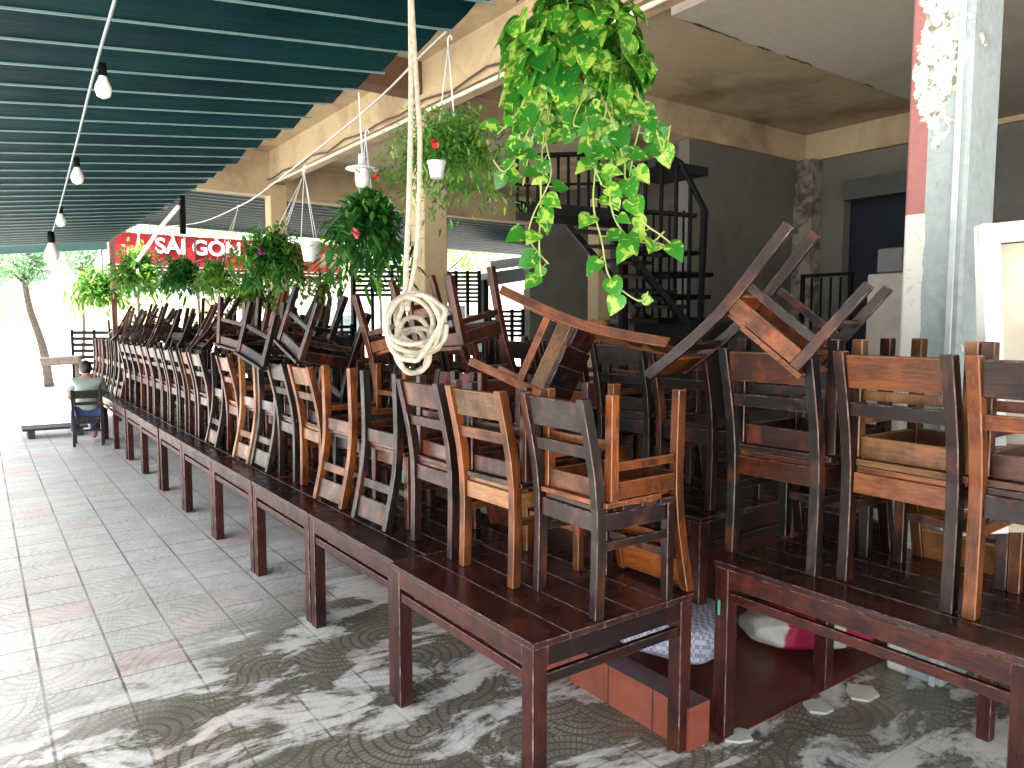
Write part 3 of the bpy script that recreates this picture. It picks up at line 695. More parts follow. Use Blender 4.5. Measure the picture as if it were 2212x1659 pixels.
for li, (cx_, cy_, rx, ry, ph) in enumerate(loops):
    nn = 14
    for j in range(nn):
        a = 2*math.pi*j/nn + ph; dep = 2.55 + .035*math.sin(a*1.5 + li) + .012*li - .05
        pts.append(P2(cx_ + rx*math.cos(a + .0)*(1 + .05*math.sin(3*a + li)), cy_ + ry*math.sin(a)*(1 + .06*math.cos(2*a + li)), dep))
m.tube(smoothpts(pts, 4), .0092, 8); m.build('coil', ropem, root, smooth=True)

# ------------------------------------------------------------------ plants
def heart(m, c, d, up, s, fold=.25, mi=0):
    d = d.normalized(); sd = d.cross(up)
    if sd.length < 1e-3: sd = Vector((1,0,0))
    sd.normalize(); n_ = sd.cross(d)
    prof = [(0, 0), (-.10, .22), (.02, .40), (.22, .47), (.45, .42), (.68, .27), (.86, .12), (1.02, 0)]
    mid = [(0,0), (.0,0), (.12,0), (.27,0), (.47,0), (.68,0), (.86,0), (1.02,0)]
    for sg in (-1, 1):
        vs = []; fs = []
        for i, (a, w_) in enumerate(prof):
            bend = -.22 * max(a, 0)**2
            vs.append(c + d*(a*s) + sd*(sg*w_*s) + n_*((w_*fold + bend)*s))
            vs.append(c + d*(mid[i][0]*s) + n_*(-.22*max(mid[i][0], 0)**2*s))
        for i in range(len(prof)-1):
            f = (2*i, 2*i+2, 2*i+3, 2*i+1); fs.append(f if sg > 0 else f[::-1])
        if sg < 0: 
            o_ = len(m.v) - len(vs)
        m.add(vs, fs, mi)
def weld(o):
    bm = bmesh.new(); bm.from_mesh(o.data); bmesh.ops.remove_doubles(bm, verts=bm.verts, dist=1e-5); bm.to_mesh(o.data); bm.free()
def hanger(root, top, pc, r, m_):
    m = MB()
    for j in range(3):
        a = 2*math.pi*j/3 + .5
        m.tube([top, pc + Vector((r*math.cos(a), r*math.sin(a), 0))], .004, 5)
    m.tube(smoothpts([top, top + Vector((0,0,.05)), top + Vector((.02,.0,.075)), top + Vector((.03,0,.05))], 4), .006, 6)
    m.build('hanger', m_, root, smooth=True)
def pot(root, c, r, h, mat):
    m = MB(); m.lathe([(.001, 0), (r*.68, 0), (r*.97, h*.86), (r*1.06, h*.87), (r*1.06, h), (r*.95, h), (r*.9, h*.8), (.001, h*.8)], c, 24); return m.build('pot', mat, root, smooth=False)
white_pl = simple('white_plastic', (.7,.72,.72), .4)
# the big pothos
a0 = at(1246, 172, 3.0); root = empty('hanging_pothos', a0, 'large variegated pothos trailing long leafy vines from an orange pot at top centre', 'hanging plant', 'plants hanging along the beam')
pot(root, Vector((0,0,-.05)), .105, .15, terracotta)
hanger(root, at(1262, -140, 2.95) - a0, Vector((0,0,.1)), .12, white_pl)
m = MB(); r3 = random.Random(11); vm = MB()
for i in range(430):
    th = r3.uniform(0, 2*math.pi); ph = r3.uniform(-.75, 1.5)
    rad = .13 + .19 * r3.random()**.6
    dirv = Vector((math.cos(th)*math.cos(ph), math.sin(th)*math.cos(ph), math.sin(ph)))
    c = Vector((dirv.x*rad*.98, dirv.y*rad*.98, dirv.z*rad*.86 + .06))
    d = (dirv*.45 + Vector((r3.uniform(-.55,.55), r3.uniform(-.55,.55), -.7 + r3.uniform(-.4,.4)))).normalized()
    up = (dirv + Vector((r3.uniform(-.35,.35), r3.uniform(-.35,.35), .35))).normalized()
    heart(m, c, d, up, r3.uniform(.075, .135))
    if i % 3 == 0: vm.tube([c*.4, c], .0022, 4)
def vine(pp, ls, n=None, seed=0, spread=.05):
    r4 = random.Random(seed); q = smoothpts([at(x, y, d) - a0 for x, y, d in pp], 8)
    vm.tube(q, .0034, 5)
    acc = 0
    for i in range(1, len(q)):
        acc += (q[i] - q[i-1]).length
        if acc > spread:
            acc = r4.uniform(-.015, .012); sd = r4.choice([-1, 1])
            d = (IR * sd * r4.uniform(.2, 1) + IU * r4.uniform(-1.2, .1) - IF * r4.uniform(-.5, .8)).normalized()
            stem = q[i] + d * .025; vm.tube([q[i], stem], .0018, 4)
            heart(m, stem, d, (-IF + IU * r4.uniform(0, .8) + IR * r4.uniform(-.5, .5)).normalized(), r4.uniform(*ls), .2)
V = [[(1180,190,2.85),(1150,260,2.8),(1120,330,2.78),(1090,370,2.78),(1065,345,2.8)],
     [(1190,200,2.85),(1172,320,2.8),(1168,450,2.8),(1165,540,2.8),(1170,610,2.8)],
     [(1195,200,2.85),(1180,300,2.8),(1190,380,2.8),(1150,470,2.8),(1145,520,2.82),(1185,570,2.82)],
     [(1300,200,2.8),(1290,330,2.75),(1282,440,2.75),(1300,520,2.75),(1318,600,2.75),(1380,650,2.75),(1400,630,2.75)],
     [(1320,200,2.8),(1325,300,2.75),(1318,430,2.75),(1345,500,2.75),(1400,525,2.75),(1435,500,2.75)],
     [(1340,210,2.8),(1350,300,2.75),(1352,400,2.75),(1380,470,2.75),(1430,510,2.75),(1456,530,2.75)],
     [(1370,200,2.8),(1400,240,2.75),(1420,290,2.75),(1435,330,2.75),(1448,270,2.75)],
     [(1260,210,2.75),(1240,270,2.7),(1300,260,2.7),(1310,220,2.72)],
     [(1120,140,2.9),(1090,200,2.85),(1078,230,2.85)], [(1145,190,2.8),(1120,240,2.8),(1075,290,2.8)],
     [(1375,190,2.8),(1385,250,2.75),(1370,320,2.75),(1360,380,2.75)], [(1300,210,2.75),(1330,280,2.7),(1345,340,2.7)],
     [(1175,230,2.8),(1150,300,2.8),(1130,400,2.8)], [(1265,230,2.75),(1275,330,2.72),(1300,400,2.72)]]
for i, pp in enumerate(V): vine(pp, (.05, .09), seed=i, spread=.065 if i in (1, 3, 4, 5) else .05)
o = m.build('foliage', potleaf, root, smooth=True); weld(o)
vm.build('vines', vine_m, root, smooth=True)

def leaf_blade(m, c, d, L_, w_, bend=.3):
    d = d.normalized(); sd = d.cross(Vector((0,0,1)))
    if sd.length < 1e-3: sd = Vector((1,0,0))
    sd.normalize(); n_ = sd.cross(d)
    vs = [c]; 
    for t_, k_ in ((.35, 1), (.7, .8)):
        p = c + d*(L_*t_) - Vector((0,0,1))*(bend*L_*t_*t_)
        vs += [p - sd*(w_*k_), p + sd*(w_*k_)]
    vs.append(c + d*L_ - Vector((0,0,1))*(bend*L_))
    m.add(vs, [(0,2,1), (1,2,4,3), (3,4,5)])
def bushy(px_, py_, d, r, ht, nleaf, mats, label, potc=None, L_=(.03,.07), seed=1, top=None, flowers=(), drop=.25, wd=.16, potpx=None, potr=.085):
    a0 = at(px_, py_, d); root = empty('hanging_plant', a0, label, 'hanging plant', 'plants hanging along the beam')
    r3 = random.Random(seed)
    pz = Vector((0,0,-.02)) if potpx is None else at(potpx[0], potpx[1], d - r*.9) - a0
    if potc: pot(root, pz + Vector((0,0,-.09)), potr, potr * 1.8, potc)
    if top is not None: hanger(root, at(top[0], top[1], d) - a0, Vector((0,0,.05)), .085, white_pl)
    for mi, (mt, share) in enumerate(mats):
        m = MB(); k_ = int(nleaf*share)
        # sprigs radiating from the pot, leaves along each
        ns = max(8, k_ // 14)
        for s in range(ns):
            th = r3.uniform(0, 2*math.pi); el = r3.uniform(-.6, 1.35); ln = r3.uniform(.55, 1.05)
            dv = Vector((math.cos(th)*math.cos(el)*r, math.sin(th)*math.cos(el)*r, math.sin(el)*ht)) * ln
            for q in range(14):
                t_ = (q + 1) / 14
                c = dv*t_ - Vector((0,0, drop*r*t_*t_)) + Vector([r3.gauss(0, .022*r/.3) for _ in range(3)])
                dd_ = (dv.normalized()*.6 + Vector([r3.uniform(-1,1) for _ in range(3)]))
                l_ = r3.uniform(*L_); leaf_blade(m, c, dd_, l_, l_*wd, .3)
        m.build('foliage', mt, root)
    for (fx_, fy_, fr, fm) in flowers:
        c = at(fx_, fy_, d - r*1.0) - a0; m = MB()
        for q in range(14):
            dv = Vector([r3.uniform(-1,1) for _ in range(3)]).normalized()
            heart(m, c + dv*fr*.2, dv, Vector((0,0,1)), fr)
        m.build('flower', fm, root)
    return root
bushy(972, 322, 5.0, .56, .44, 6500, [(fern, .8), (lime, .2)], 'fine-leaved hanging plant with red flower and small white pot, right of the ropes', white_pl, seed=2, potr=.055, drop=.35, top=(968, 100), flowers=[(940, 308, .03, petal_r)], potpx=(943, 352))
bushy(795, 460, 6.2, .44, .40, 2600, [(darkleaf, .8), (fern, .2)], 'dark broad-leaved hanging plant with red and pink flowers left of the ropes', None, (.08,.17), 3, top=(790, 300), flowers=[(813, 383, .035, petal_r), (768, 503, .04, petal_p)], drop=.9, wd=.14)
bushy(830, 560, 6.4, .13, .32, 260, [(darkleaf, .4), (fern, .6)], 'narrow trailing plant hanging below the dark broad-leaved one', None, (.04,.09), 33, drop=1.)
bushy(588, 560, 8.4, .52, .50, 4200, [(fern, .65), (darkleaf, .35)], 'dense green hanging plant with purple flowers beside the far yellow pillar', None, (.06,.13), 4, top=(655, 380), flowers=[(562, 542, .04, simple('purple_petal', (.3,.03,.25), .5))])
bushy(470, 600, 10, .32, .34, 1500, [(fern, .6), (lime, .4)], 'small yellow-green hanging plant in front of the red banner', terracotta, (.07,.14), 5, top=(513, 455))
bushy(392, 592, 11.5, .4, .34, 1500, [(darkleaf, .9), (fern, .1)], 'dark green hanging plant under the red banner lettering', None, (.1,.2), 6, top=(400, 500))
bushy(298, 588, 13, .5, .6, 2600, [(fern, .8), (lime, .2)], 'hanging plant in front of the rusty steel post', None, (.09,.17), 7, top=(300, 500))
bushy(215, 620, 14.5, .62, .52, 3000, [(fern, .7), (lime, .3)], 'leftmost bushy hanging plant above the far end of the chairs', None, (.09,.18), 8, top=(215, 520))
bushy(545, 632, 9.5, .45, .28, 1500, [(lime, .6), (fern, .4)], 'pale lime trailing plant just above the upturned chairs', None, (.07,.13), 18)
# empty white pot on hangers
a0 = at(672, 545, 7.2); root = empty('white_hanging_pot', a0, 'white hanging flower pot with cord hangers between two plants', 'flower pot')
pot(root, Vector((0,0,-.09)), .1, .19, white_pl); hanger(root, at(657, 372, 7.2) - a0, Vector((0,0,.1)), .095, white_pl)
# lamp
a0 = at(783, 372, 6.0); root = empty('hanging_lamp', a0, 'white enamel hanging lamp with a wide rim above the red flowers', 'lamp')
m = MB(); m.lathe([(.03,.14),(.035,.06),(.13,.03),(.135,.022),(.06,.03),(.03,.05)], (0,0,0), 24); m.build('lamp_shade', white_pl, root, smooth=True)
m = MB(); m.lathe([(.04,.03),(.06,0),(.062,-.06),(.05,-.11),(.001,-.125)], (0,0,0), 20); m.build('glass_jar', glassm, root, smooth=True)
m = MB(); m.tube([(0,0,.14), at(775, 200, 6.0) - a0], .006, 5); m.build('cord', white_pl, root)

# bonsai trunk in planter
a0 = at(640, 760, 9.5); root = empty('potted_tree', (a0.x + .6, a0.y + .8, .2), 'bare forked trunk of a potted tree behind the far chairs', 'tree'); Lr = root.location
m = MB()
for pp, rs in (([(625,800,9.5),(612,740,9.5),(622,690,9.5),(640,650,9.5),(655,600,9.5)], [.13,.11,.1,.09,.05]), ([(640,740,9.5),(660,690,9.5),(668,640,9.5),(660,600,9.5)], [.07,.05,.035,.02]), ([(672,720,9.5),(690,680,9.5),(688,650,9.5),(703,617,9.5)], [.05,.03,.02,.012]), ([(615,720,9.5),(590,690,9.5),(575,640,9.5)], [.06,.045,.03])):
    q = [at(*p_) + Vector((.6,.8,0)) - Lr for p_ in pp]; m.tube(q, .1, 8, rr=rs)
m.build('trunk', bark, root, smooth=True)
m = MB(); m.lathe([(.3,0),(.42,.3),(.45,.55),(.4,.55),(.38,.45),(.001,.45)], (0,0,0), 20); m.build('planter', simple('brown_planter', (.12,.05,.03), .5), root)
m = MB(); r3 = random.Random(3)
for i in range(260):
    c = at(640 + r3.gauss(0, 35), 610 + r3.gauss(0, 22), 9.5 + r3.uniform(-.4,.4)) + Vector((.6,.8,0)) - Lr
    leaf_blade(m, c, Vector([r3.uniform(-1,1) for _ in range(3)]), .09, .025)
m.build('crown', lime, root)

# ------------------------------------------------------------------ staircase
root = empty('metal_staircase', at(1400, 900, 7), 'black metal staircase with caged treads and landing at the back of the terrace', 'staircase'); root.location.z = .2; Lr = root.location.copy()
S = lambda x, y, d: at(x, y, d) - Lr
m = MB(); m.beam(S(1228,488,7.2), S(1400,690,7.2), .05, .2, IU); m.build('stringer', black, root)
m = MB(); m.beam(S(1318,500,6.6), S(1485,700,6.6), .05, .24, IU); m.build('stringer', black, root)
for i in range(7):
    t_ = i / 6; m = MB(); a = S(1255 + 165*t_, 500 + 190*t_, 7.1); b_ = S(1340 + 150*t_, 505 + 190*t_, 6.5)
    m.beam(a, b_, .22, .03, IR); m.build('tread', black, root)
for (y_, x0, x1) in ((545,1395,1480), (592,1410,1510), (640,1400,1505), (690,1390,1500)):
    m = MB(); m.beam(S(x0,y_+4,6.6), S(x1,y_,7.4), .3, .04, IR+IF*.3); m.build('tread', black, root)
for x in (1395, 1430, 1462, 1492, 1520):
    yt = 350 if x < 1470 else 350 + (x-1470)*1.9
    m = MB(); m.tube([S(x, yt, 6.9), S(x-6 if x < 1500 else x-8, 700, 6.9)], .02 if x < 1500 else .03, 6); m.build('railing_bar', black, root)
for x in (1378, 1412, 1447, 1477):
    m = MB(); m.tube([S(x, 455, 7.3), S(x - 3, 690, 7.3)], .012, 5); m.build('railing_bar', black, root)
m = MB(); m.tube([S(1440,335,6.9), S(1470,352,6.9), S(1523,455,6.9), S(1512,700,6.9)], .03, 8); m.build('handrail', black, root)
m = MB(); m.tube([S(1360,455,6.9), S(1505,466,6.9)], .022, 6); m.build('handrail', black, root)
m = MB(); m.beam(S(1115,455,7.2), S(1350,475,7.2), .6, .1, IF); m.build('landing', black, root)
for x in range(1118, 1330, 22):
    m = MB(); m.tube([S(x, 340, 7.0), S(x, 458, 7.0)], .016, 5); m.build('railing_bar', black, root)
m = MB(); m.tube([S(1112,338,7.0), S(1330,330,7.0)], .024, 6); m.tube([S(1112,400,7.0), S(1330,396,7.0)], .014, 6); m.build('handrail', black, root)
m = MB(); m.box(S(1425, 372, 7.4), (.75, .6, .08)); m.build('upper_landing', simple('dark_steel', (.004,.004,.006), .7), root)
m = MB(); m.tube([S(1345,480,6.9), S(1345,1000,6.9)], .05, 8); m.build('centre_pole', black, root)

# clutter under the stairs
def crate(px_, py_, d, s, mat, label):
    a = at(px_, py_, d); o = empty('storage_crate', a, label, 'crate', 'crates under the stairs')
    m = MB(); w_, h_ = s
    m.box((0,0,-h_+.01), (w_, w_*.7, .02))
    for q in range(4): 
        z_ = -h_ + h_*(q+.5)/4
        m.box((0,-w_*.35,z_), (w_, .015, h_/6)); m.box((0,w_*.35,z_), (w_, .015, h_/6)); m.box((-w_/2,0,z_), (.015, w_*.7-.03, h_/6)); m.box((w_/2,0,z_), (.015, w_*.7-.03, h_/6))
    m.build('slats', mat, o)
    m = MB()
    for sx in (-1,1):
        for sy in (-1,1): m.box((sx*(w_/2-.02), sy*(w_*.35-.02), -h_/2), (.04,.04,h_))
    m.build('corner_posts', mat, o)
o = empty('bar_counter', at(1440, 700, 8.2), 'dark bar counter under the black staircase', 'counter'); hc = o.location.z - .2; o.location.z = .2
m = MB(); m.box((0, 0, hc/2), (1.5, .5, hc)); m.build('body', simple('dark_counter', (.02,.016,.016), .5), o)
m = MB(); m.box((0, 0, hc + .02), (1.6, .6, .04)); m.build('counter_top', simple('counter_top', (.03,.03,.035), .3), o, bevel=.005)
crate(1318, 690, 8.0, (.36, .26), simple('orange_crate', (.35,.14,.04), .5), 'orange brown crate left of the bar counter, below the yellow pillar foot')
crate(1372, 676, 8.3, (.34, .26), simple('brown_crate', (.14,.055,.03), .5), 'brown crate standing on the bar counter under the stairs')
# partition with grille at the back of the terrace, right
o = empty('metal_gate', at(1785, 590, 8.6), 'dark metal gate leaf in front of the grey wall', 'gate'); hg = o.location.z - .2; o.location.z = .2
m = MB(); m.box((0,-.3,hg/2), (.04,.04,hg)); m.box((0,.3,hg/2), (.04,.04,hg)); m.box((0,0,hg-.02), (.04,.6,.04)); m.build('frame', black, o)
for q in range(4): m = MB(); m.box((0,-.18+.12*q,hg/2), (.02,.02,hg-.1)); m.build('bar', black, o)
o = empty('cabinet', at(1932, 592, 6.2), 'pale grey cabinet behind the near right chairs, left of the peeling pillar', 'cabinet'); hg = o.location.z - .2; o.location.z = .2
m = MB(); m.box((0,0,hg/2), (.3,.3,hg)); m.build('body', simple('cabinet_tan', (.3,.27,.23), .6), o, bevel=.01)
m = MB(); m.box((-.07,-.155,hg/2), (.13,.01,hg-.1)); m.box((.07,-.155,hg/2), (.13,.01,hg-.1)); m.build('door', simple('cabinet_door', (.24,.22,.2), .5), o, bevel=.004)
m = MB(); m.box((.0,0,hg+.11), (.2,.2,.2)); tag(m.build('box', simple('grey_box', (.1,.1,.1), .7), bevel=.01, loc=o.location), 'dark grey box standing on the pale cabinet', 'box')

# ------------------------------------------------------------------ banner
def text_mesh(txt, size):
    cu = bpy.data.curves.new('t', 'FONT'); cu.body = txt; cu.size = size; cu.extrude = .01; cu.offset = .012
    o = bpy.data.objects.new('t', cu); col.objects.link(o); bpy.context.view_layer.update()
    me = bpy.data.meshes.new_from_object(o.evaluated_get(bpy.context.evaluated_depsgraph_get())); bpy.data.objects.remove(o)
    return me
D_ = 18.3
p0 = Vector((2.3, D_, 3.0)); o = empty('shop_banner', (5, D_, 3.3), 'red banner with white lettering hanging beyond the awning', 'banner'); Lr = o.location
redm = simple('banner_red', (.38,.012,.018), .6, 0, .1)
zt, zb_ = 3.9, 3.02
m = MB(); m.box((.05, 0, (zt+zb_)/2 - Lr.z), (5.3, .03, zt-zb_)); m.build('cloth', redm, o)
m = MB(); m.box((.05, -.022, zb_+.10-Lr.z), (5.3, .008, .03)); m.box((.05, -.022, zb_+.18-Lr.z), (5.3, .008, .02)); m.box((.05, -.03, zt+.05-Lr.z), (5.4, .05, .05)); m.build('white_band', white, o)
me = text_mesh('SÀI GÒN O', .47); me.materials.append(simple('letter_white', (.85,.82,.75), .5)); t = bpy.data.objects.new('lettering', me); col.objects.link(t); t.parent = o
t.rotation_euler = (R(90), 0, 0); t.location = (-1.68, -.03, .2)
fd = simple('frame_dark', (.08,.02,.02), .6)
for x in (-2.4, -.5, .7, 1.9): m = MB(); m.box((x-.75+.4, -.05, .16), (.03, .04, .88)); m.build('frame_post', fd, o)
# ------------------------------------------------------------------ background outside
def slat(px0, px1, py0, py1, d, n_, label, cat='screen'):
    a, b_ = at(px0, py0, d), at(px1, py0, d); c = at(px0, py1, d); o = empty('slatted_screen', ((a.x+b_.x)/2, (a.y+b_.y)/2, 0), label, cat, 'dark slatted screens'); Lr = o.location
    m = MB(); zt, zb_ = a.z, c.z
    for i in range(n_):
        z = zb_ + (zt-zb_)*(i+.5)/n_; m.beam(Vector((a.x,a.y,z))-Lr, Vector((b_.x,b_.y,z))-Lr, (zt-zb_)/n_*.55, .03, IU)
    m.build('slats', black, o)
    for k_ in range(4):
        p = a.lerp(b_, k_/3); m = MB(); m.beam(Vector((p.x,p.y,0))-Lr, Vector((p.x,p.y,zt))-Lr, .06, .06); m.build('upright', black, o)
slat(760, 890, 572, 642, 17, 7, 'black slatted screen left of the yellow pillar')
slat(960, 1035, 585, 655, 17, 8, 'black slatted screen right of the yellow pillar')
slat(155, 300, 712, 830, 17.5, 9, 'dark lattice fence left of the far stack of chairs', 'fence')
slat(1058, 1130, 668, 730, 16, 6, 'dark grille seen through the sideways chair', 'screen')
slat(640, 760, 700, 760, 15, 5, 'dark picket rail behind the potted trunk', 'fence')
o = empty('kiosk_roof', at(1145, 590, 18), 'grey steel kiosk roof beam with pale sheeting on top', 'roof'); Lr = o.location
m = MB(); m.beam(at(1045, 605, 18)-Lr, at(1240, 575, 20)-Lr, .3, .5, IU); m.build('fascia', simple('grey_steel', (.07,.09,.09), .5), o)
m = MB(); m.beam(at(1050, 575, 18.6)-Lr, at(1245, 548, 20.6)-Lr, .22, .4, IU); m.build('sheeting', white, o)
for x, d in ((1047, 18.), (1238, 20)): 
    a = at(x, 605, d); m = MB(); m.beam(a - Lr, Vector((a.x, a.y, 0)) - Lr, .14, .14); m.build('post', black, o)
def panel(px0, px1, py0, py1, d, mat, name, label, cat):
    a, b_, c = at(px0,py0,d), at(px1,py0,d), at(px0,py1,d); m = MB(); ctr = Vector(((a.x+b_.x)/2, (a.y+b_.y)/2, 0))
    o = empty(name, ctr, label, cat)
    m.beam(Vector((a.x,a.y,(a.z+c.z)/2))-ctr, Vector((b_.x,b_.y,(a.z+c.z)/2))-ctr, a.z-c.z, .04, IU); m.build('face', mat, o)
    m = MB()
    for p in (a, b_): m.beam(Vector((p.x,p.y,0))-ctr, Vector((p.x,p.y,c.z))-ctr, .05, .05)
    m.build('legs', black, o); return o
def poster(name, cols, sc_=2.5):
    m, nt, b = newmat(name); f = noise(nt, objco(nt), sc_, 2); nt.links.new(ramp(nt, f, [(.35 + .08*i, c) for i, c in enumerate(cols)]), b.inputs['Base Color']); return m
panel(945, 1005, 660, 745, 15, poster('poster_blue', [(.75,.8,.85), (.55,.7,.85), (.8,.82,.85)]), 'poster_board', 'pale blue poster board right of the yellow pillar', 'poster')
panel(1010, 1045, 680, 760, 15, simple('poster_teal', (.6,.8,.78), .6), 'poster_board', 'narrow pale teal board beside the grille', 'poster')
panel(1130, 1230, 625, 700, 19, poster('poster_warm', [(.8,.7,.5), (.8,.5,.3), (.75,.6,.8), (.85,.82,.7)]), 'poster_board', 'colourful cream and purple poster board under the grey kiosk roof', 'poster')
panel(1275, 1320, 615, 690, 19, poster('poster_white', [(.8,.8,.8), (.7,.72,.5), (.82,.84,.8)], 5), 'poster_board', 'white notice board right of the tan pillar', 'poster')
panel(1330, 1420, 600, 690, 21, poster('poster_mint', [(.65,.8,.72), (.7,.85,.78)]), 'poster_board', 'mint green board behind the stair stringer', 'poster')
# awning corner banner right of the white pot
panel(690, 735, 548, 578, 17, poster('red_cream', [(.7,.5,.35), (.6,.05,.05), (.75,.6,.45)]), 'shop_sign', 'red and cream shop sign beside the white hanging pot', 'sign')
# far walls
o = empty('boundary_wall', (0, 52, 0), 'pale yellow boundary wall across the sunlit street', 'wall')
m = MB(); m.box((0,0,.95), (90, .4, 1.9)); m.build('base_course', simple('pale_wall_base', (.8,.79,.75), .8, 0, .04, .3), o)
m = MB(); m.box((0,0,2.8), (90, .3, 1.8)); m.build('upper_wall', simple('yellow_wall', (.66,.52,.25), .8, 0, .06, .3), o)
o = empty('far_house', (22, 40, 0), 'pale shop house across the street behind the slatted screens', 'building')
m = MB(); m.box((0,0,2.2), (22, 6, 4.4)); m.build('wall', simple('far_white_wall', (.78,.76,.7), .8, 0, .05, .4), o)
m = MB(); m.box((0,0,4.5), (23, 7, .2)); m.build('roof', simple('far_roof', (.4,.38,.36), .8), o)
fg = simple('far_glass', (.15,.2,.22), .2)
for i in range(7): m = MB(); m.box((-9 + 3*i, -3.01, 1.6), (1.6, .06, 1.5)); m.build('window', fg, o)
def tree(base, lean, r, hgt, cr, cz, nl, lab, seed, mat=treeleaf):
    o = empty('street_tree', base, lab, 'tree', 'trees beyond the awning'); r3 = random.Random(seed)
    m = MB(); top = Vector((lean[0], lean[1], hgt)); pts = smoothpts([Vector((0,0,0)), top*.35 + Vector((.06,0,0)), top*.7 - Vector((.05,0,0)), top], 5)
    m.tube(pts, r, 8, rr=[r*(1.25 - .7*i/len(pts)) for i in range(len(pts))])
    for q in range(6):
        th = q*1.05; e = top + Vector((math.cos(th)*cr*.7, math.sin(th)*cr*.7, cz*r3.uniform(.1,.9))); m.tube([top*.9, (top*.9+e)/2 + Vector((0,0,.1)), e], r*.3, 5, rr=[r*.45, r*.3, r*.1])
    m.build('trunk', bark, o, smooth=True)
    m = MB(); cl = [(Vector((r3.gauss(0,.45)*cr, r3.gauss(0,.45)*cr, r3.uniform(-.1,1)*cz)), r3.uniform(.25,.45)*cr) for _ in range(16)]
    for i in range(nl):
        c0, rr_ = r3.choice(cl); c = top + c0 + Vector([r3.gauss(0,1) for _ in range(3)]).normalized()*rr_*r3.random()**.4
        leaf_blade(m, c, Vector([r3.uniform(-1,1) for _ in range(3)]), .06*cr*1.6, .02*cr*1.6)
    m.build('crown', mat, o)
    return o
def gp(px_, d):
    a = at(px_, 800, d); return (a.x, a.y, 0)
tree(gp(105, 22.5), (-.5, .1), .11, 3.4, 1.0, .8, 2600, 'leaning street tree with a grey trunk at the far left', 1)
for i, (px_, d, h_, cr) in enumerate(((-90, 38, 2.6, 2.4), (-60, 42, 3, 3), (180, 40, 3, 2.4), (430, 36, 2.6, 2.4), (560, 38, 2.5, 2.6), (700, 34, 2.4, 2.4), (820, 36, 3, 2.5), (960, 40, 3, 3), (300, 33, 2.2, 2.0), (1300, 34, 2, 2.2))):
    tree(gp(px_, d), (.2, 0), .07, h_ + 2.2, cr, 2.2, 1500, f'bright leafy tree beyond the street, {ORD[i]} of the background trees', 40 + i, [treeleaf, farlime][i % 2])
# beam on posts and low pallet at far left
a = at(88, 782, 16.5); b_ = at(175, 776, 16.5); o = empty('timber_rail', (a.x, a.y, 0), 'thick weathered timber rail beside the seated person\'s head', 'rail')
m = MB(); m.beam(Vector((0,0,a.z)), Vector((b_.x-a.x, b_.y-a.y, b_.z)), .2, .12, IU); m.build('beam', bark, o, bevel=.03)
m = MB(); m.beam(Vector(((b_.x-a.x)*.9, (b_.y-a.y)*.9, 0)), Vector(((b_.x-a.x)*.9, (b_.y-a.y)*.9, a.z)), .08, .08); m.build('post', bark, o)
a = at(97, 932, 13.2); a = Vector((1.0, 14.8, 0)); m = MB()
for q in range(3): m.box((.0, -.2 + .2*q, .15), (.95, .17, .04))
m.box((-.35,0,.065), (.1,.58,.13)); m.box((.35,0,.065), (.1,.58,.13)); tag(m.build('low_bench', simple('dark_bench_wood', (.035,.025,.025), .6), bevel=.005, loc=a), 'low dark wooden bench on the paving by the seated person', 'bench')

# ------------------------------------------------------------------ person seen from behind
P0 = Vector((1.36, 13.35, 0))
put_chair(Mrt(P0 + Vector((0, 0, .001)), 82), 'grey-black', None, 'dark chair on the paving that the seated person sits on', 'chair on the paving')
root = empty('person', P0, 'person in pale grey shirt and blue trousers seated with back turned', 'person')
def skin(name, verts, edges, rad, mat, parent, sub=2, rootv=0):
    me = bpy.data.meshes.new(name); me.from_pydata(verts, edges, []); o = bpy.data.objects.new(name, me); col.objects.link(o); o.parent = parent
    sk = o.modifiers.new('s', 'SKIN'); sk.use_smooth_shade = True
    for i, r_ in enumerate(rad):
        me.skin_vertices[0].data[i].radius = r_ if isinstance(r_, tuple) else (r_, r_)
        me.skin_vertices[0].data[i].use_root = (i == rootv)
    ss = o.modifiers.new('u', 'SUBSURF'); ss.levels = ss.render_levels = sub
    bpy.context.view_layer.update(); dg = bpy.context.evaluated_depsgraph_get()
    m2 = bpy.data.meshes.new_from_object(o.evaluated_get(dg)); o.modifiers.clear(); o.data = m2; m2.materials.clear(); m2.materials.append(mat)
    m2.polygons.foreach_set('use_smooth', [True]*len(m2.polygons)); return o
skinm = simple('skin', (.42,.24,.16), .6); shirt = simple('shirt_grey_green', (.33,.40,.36), .85, 0, .08); jeans = simple('blue_jeans', (.035,.06,.16), .8); hair = simple('black_hair', (.008,.009,.012), .5)
# facing +Y
vb = [(0,-.02,.52),(0,-.04,.7),(0,-.03,.9),(0,.0,1.02),(0,.02,1.1),(0,.05,1.2),
      (-.17,-.0,.99),(-.24,.06,.78),(-.2,.26,.72),(-.17,.33,.72), (.17,.0,.99),(.24,.08,.78),(.16,.3,.76),(.13,.37,.77),
      (-.1,.0,.5),(-.13,.42,.5),(-.16,.40,.1),(-.16,.5,.04), (.1,.0,.5),(.13,.42,.5),(.13,.45,.1),(.13,.55,.04)]
eb = [(0,1),(1,2),(2,3),(3,4),(4,5),(3,6),(6,7),(7,8),(8,9),(3,10),(10,11),(11,12),(12,13),(0,14),(14,15),(15,16),(16,17),(0,18),(18,19),(19,20),(20,21)]
rb = [(.15,.12),(.145,.11),(.17,.115),(.12,.09),.05,.07,.06,.042,.034,.03,.06,.042,.034,.03,.09,.07,.045,.035,.09,.07,.045,.035]
skin('body', vb, eb, rb, skinm, root)
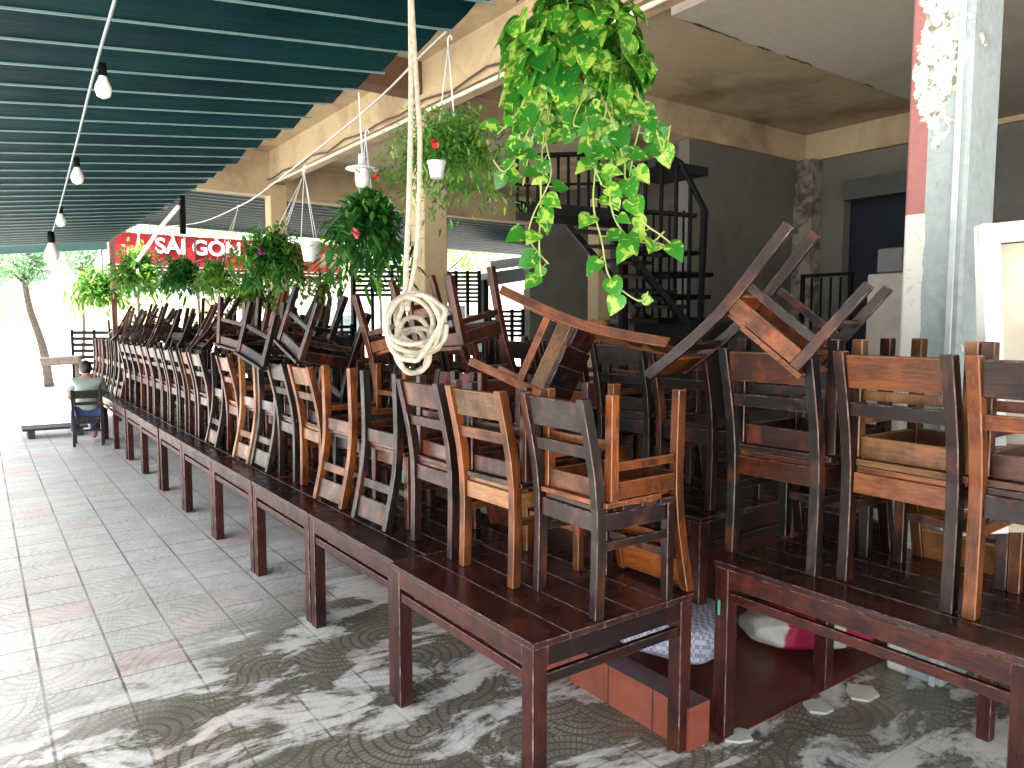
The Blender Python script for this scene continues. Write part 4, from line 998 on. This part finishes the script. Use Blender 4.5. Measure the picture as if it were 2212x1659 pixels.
vs_ = [(0,-.03,.52),(0,-.05,.72),(0,-.05,.9),(0,-.01,1.03),(-.17,-.01,1.0),(-.26,.05,.82),(.17,-.01,1.0),(.26,.07,.82)]
skin('shirt', vs_, [(0,1),(1,2),(2,3),(3,4),(4,5),(3,6),(6,7)], [(.18,.15),(.175,.145),(.2,.145),(.13,.1),.085,.065,.085,.065], shirt, root)
skin('trousers', [(0,0,.53),(-.1,.02,.51),(-.13,.42,.51),(-.16,.40,.14),(.1,.02,.51),(.13,.42,.51),(.13,.45,.14)], [(0,1),(1,2),(2,3),(0,4),(4,5),(5,6)], [(.17,.13),.1,.082,.065,.1,.082,.065], jeans, root)
bm = bmesh.new(); bmesh.ops.create_icosphere(bm, subdivisions=3, radius=1)
for v in bm.verts: v.co = Vector((v.co.x*.078, v.co.y*.095, v.co.z*.115 + (.01 if v.co.z > 0 else 0)))
me = bpy.data.meshes.new('head'); bm.to_mesh(me); bm.free(); me.materials.append(skinm); me.polygons.foreach_set('use_smooth', [True]*len(me.polygons)); hd = bpy.data.objects.new('head', me); col.objects.link(hd); hd.parent = root; hd.location = (0,.05,1.2)
m = MB(); m.lathe([(.001,.02),(.012,.0),(.014,-.03),(.001,-.04)], (0,.1,-.01), 8); m.box((0,.093,-.055), (.045,.01,.012)); m.build('face', skinm, hd, smooth=True)
for sx in (-1,1):
    m = MB(); m.lathe([(.001,.02),(.014,.012),(.016,-.01),(.001,-.025)], (sx*.08,0,-.005), 8); m.build('ear', skinm, hd, smooth=True)
bm = bmesh.new(); bmesh.ops.create_icosphere(bm, subdivisions=4, radius=1); r3 = random.Random(2)
for v in list(bm.verts):
    j = 1 + .025*r3.uniform(-1,1); v.co = Vector((v.co.x*.088*j, v.co.y*.103*j - .008, v.co.z*.118*j + .016))
bmesh.ops.delete(bm, geom=[v for v in bm.verts if (v.co.y > .045 and v.co.z < .055) or v.co.z < -.075], context='VERTS')
me = bpy.data.meshes.new('hair'); bm.to_mesh(me); bm.free(); me.materials.append(hair); me.polygons.foreach_set('use_smooth', [True]*len(me.polygons)); hh = bpy.data.objects.new('hair', me); col.objects.link(hh); hh.parent = hd
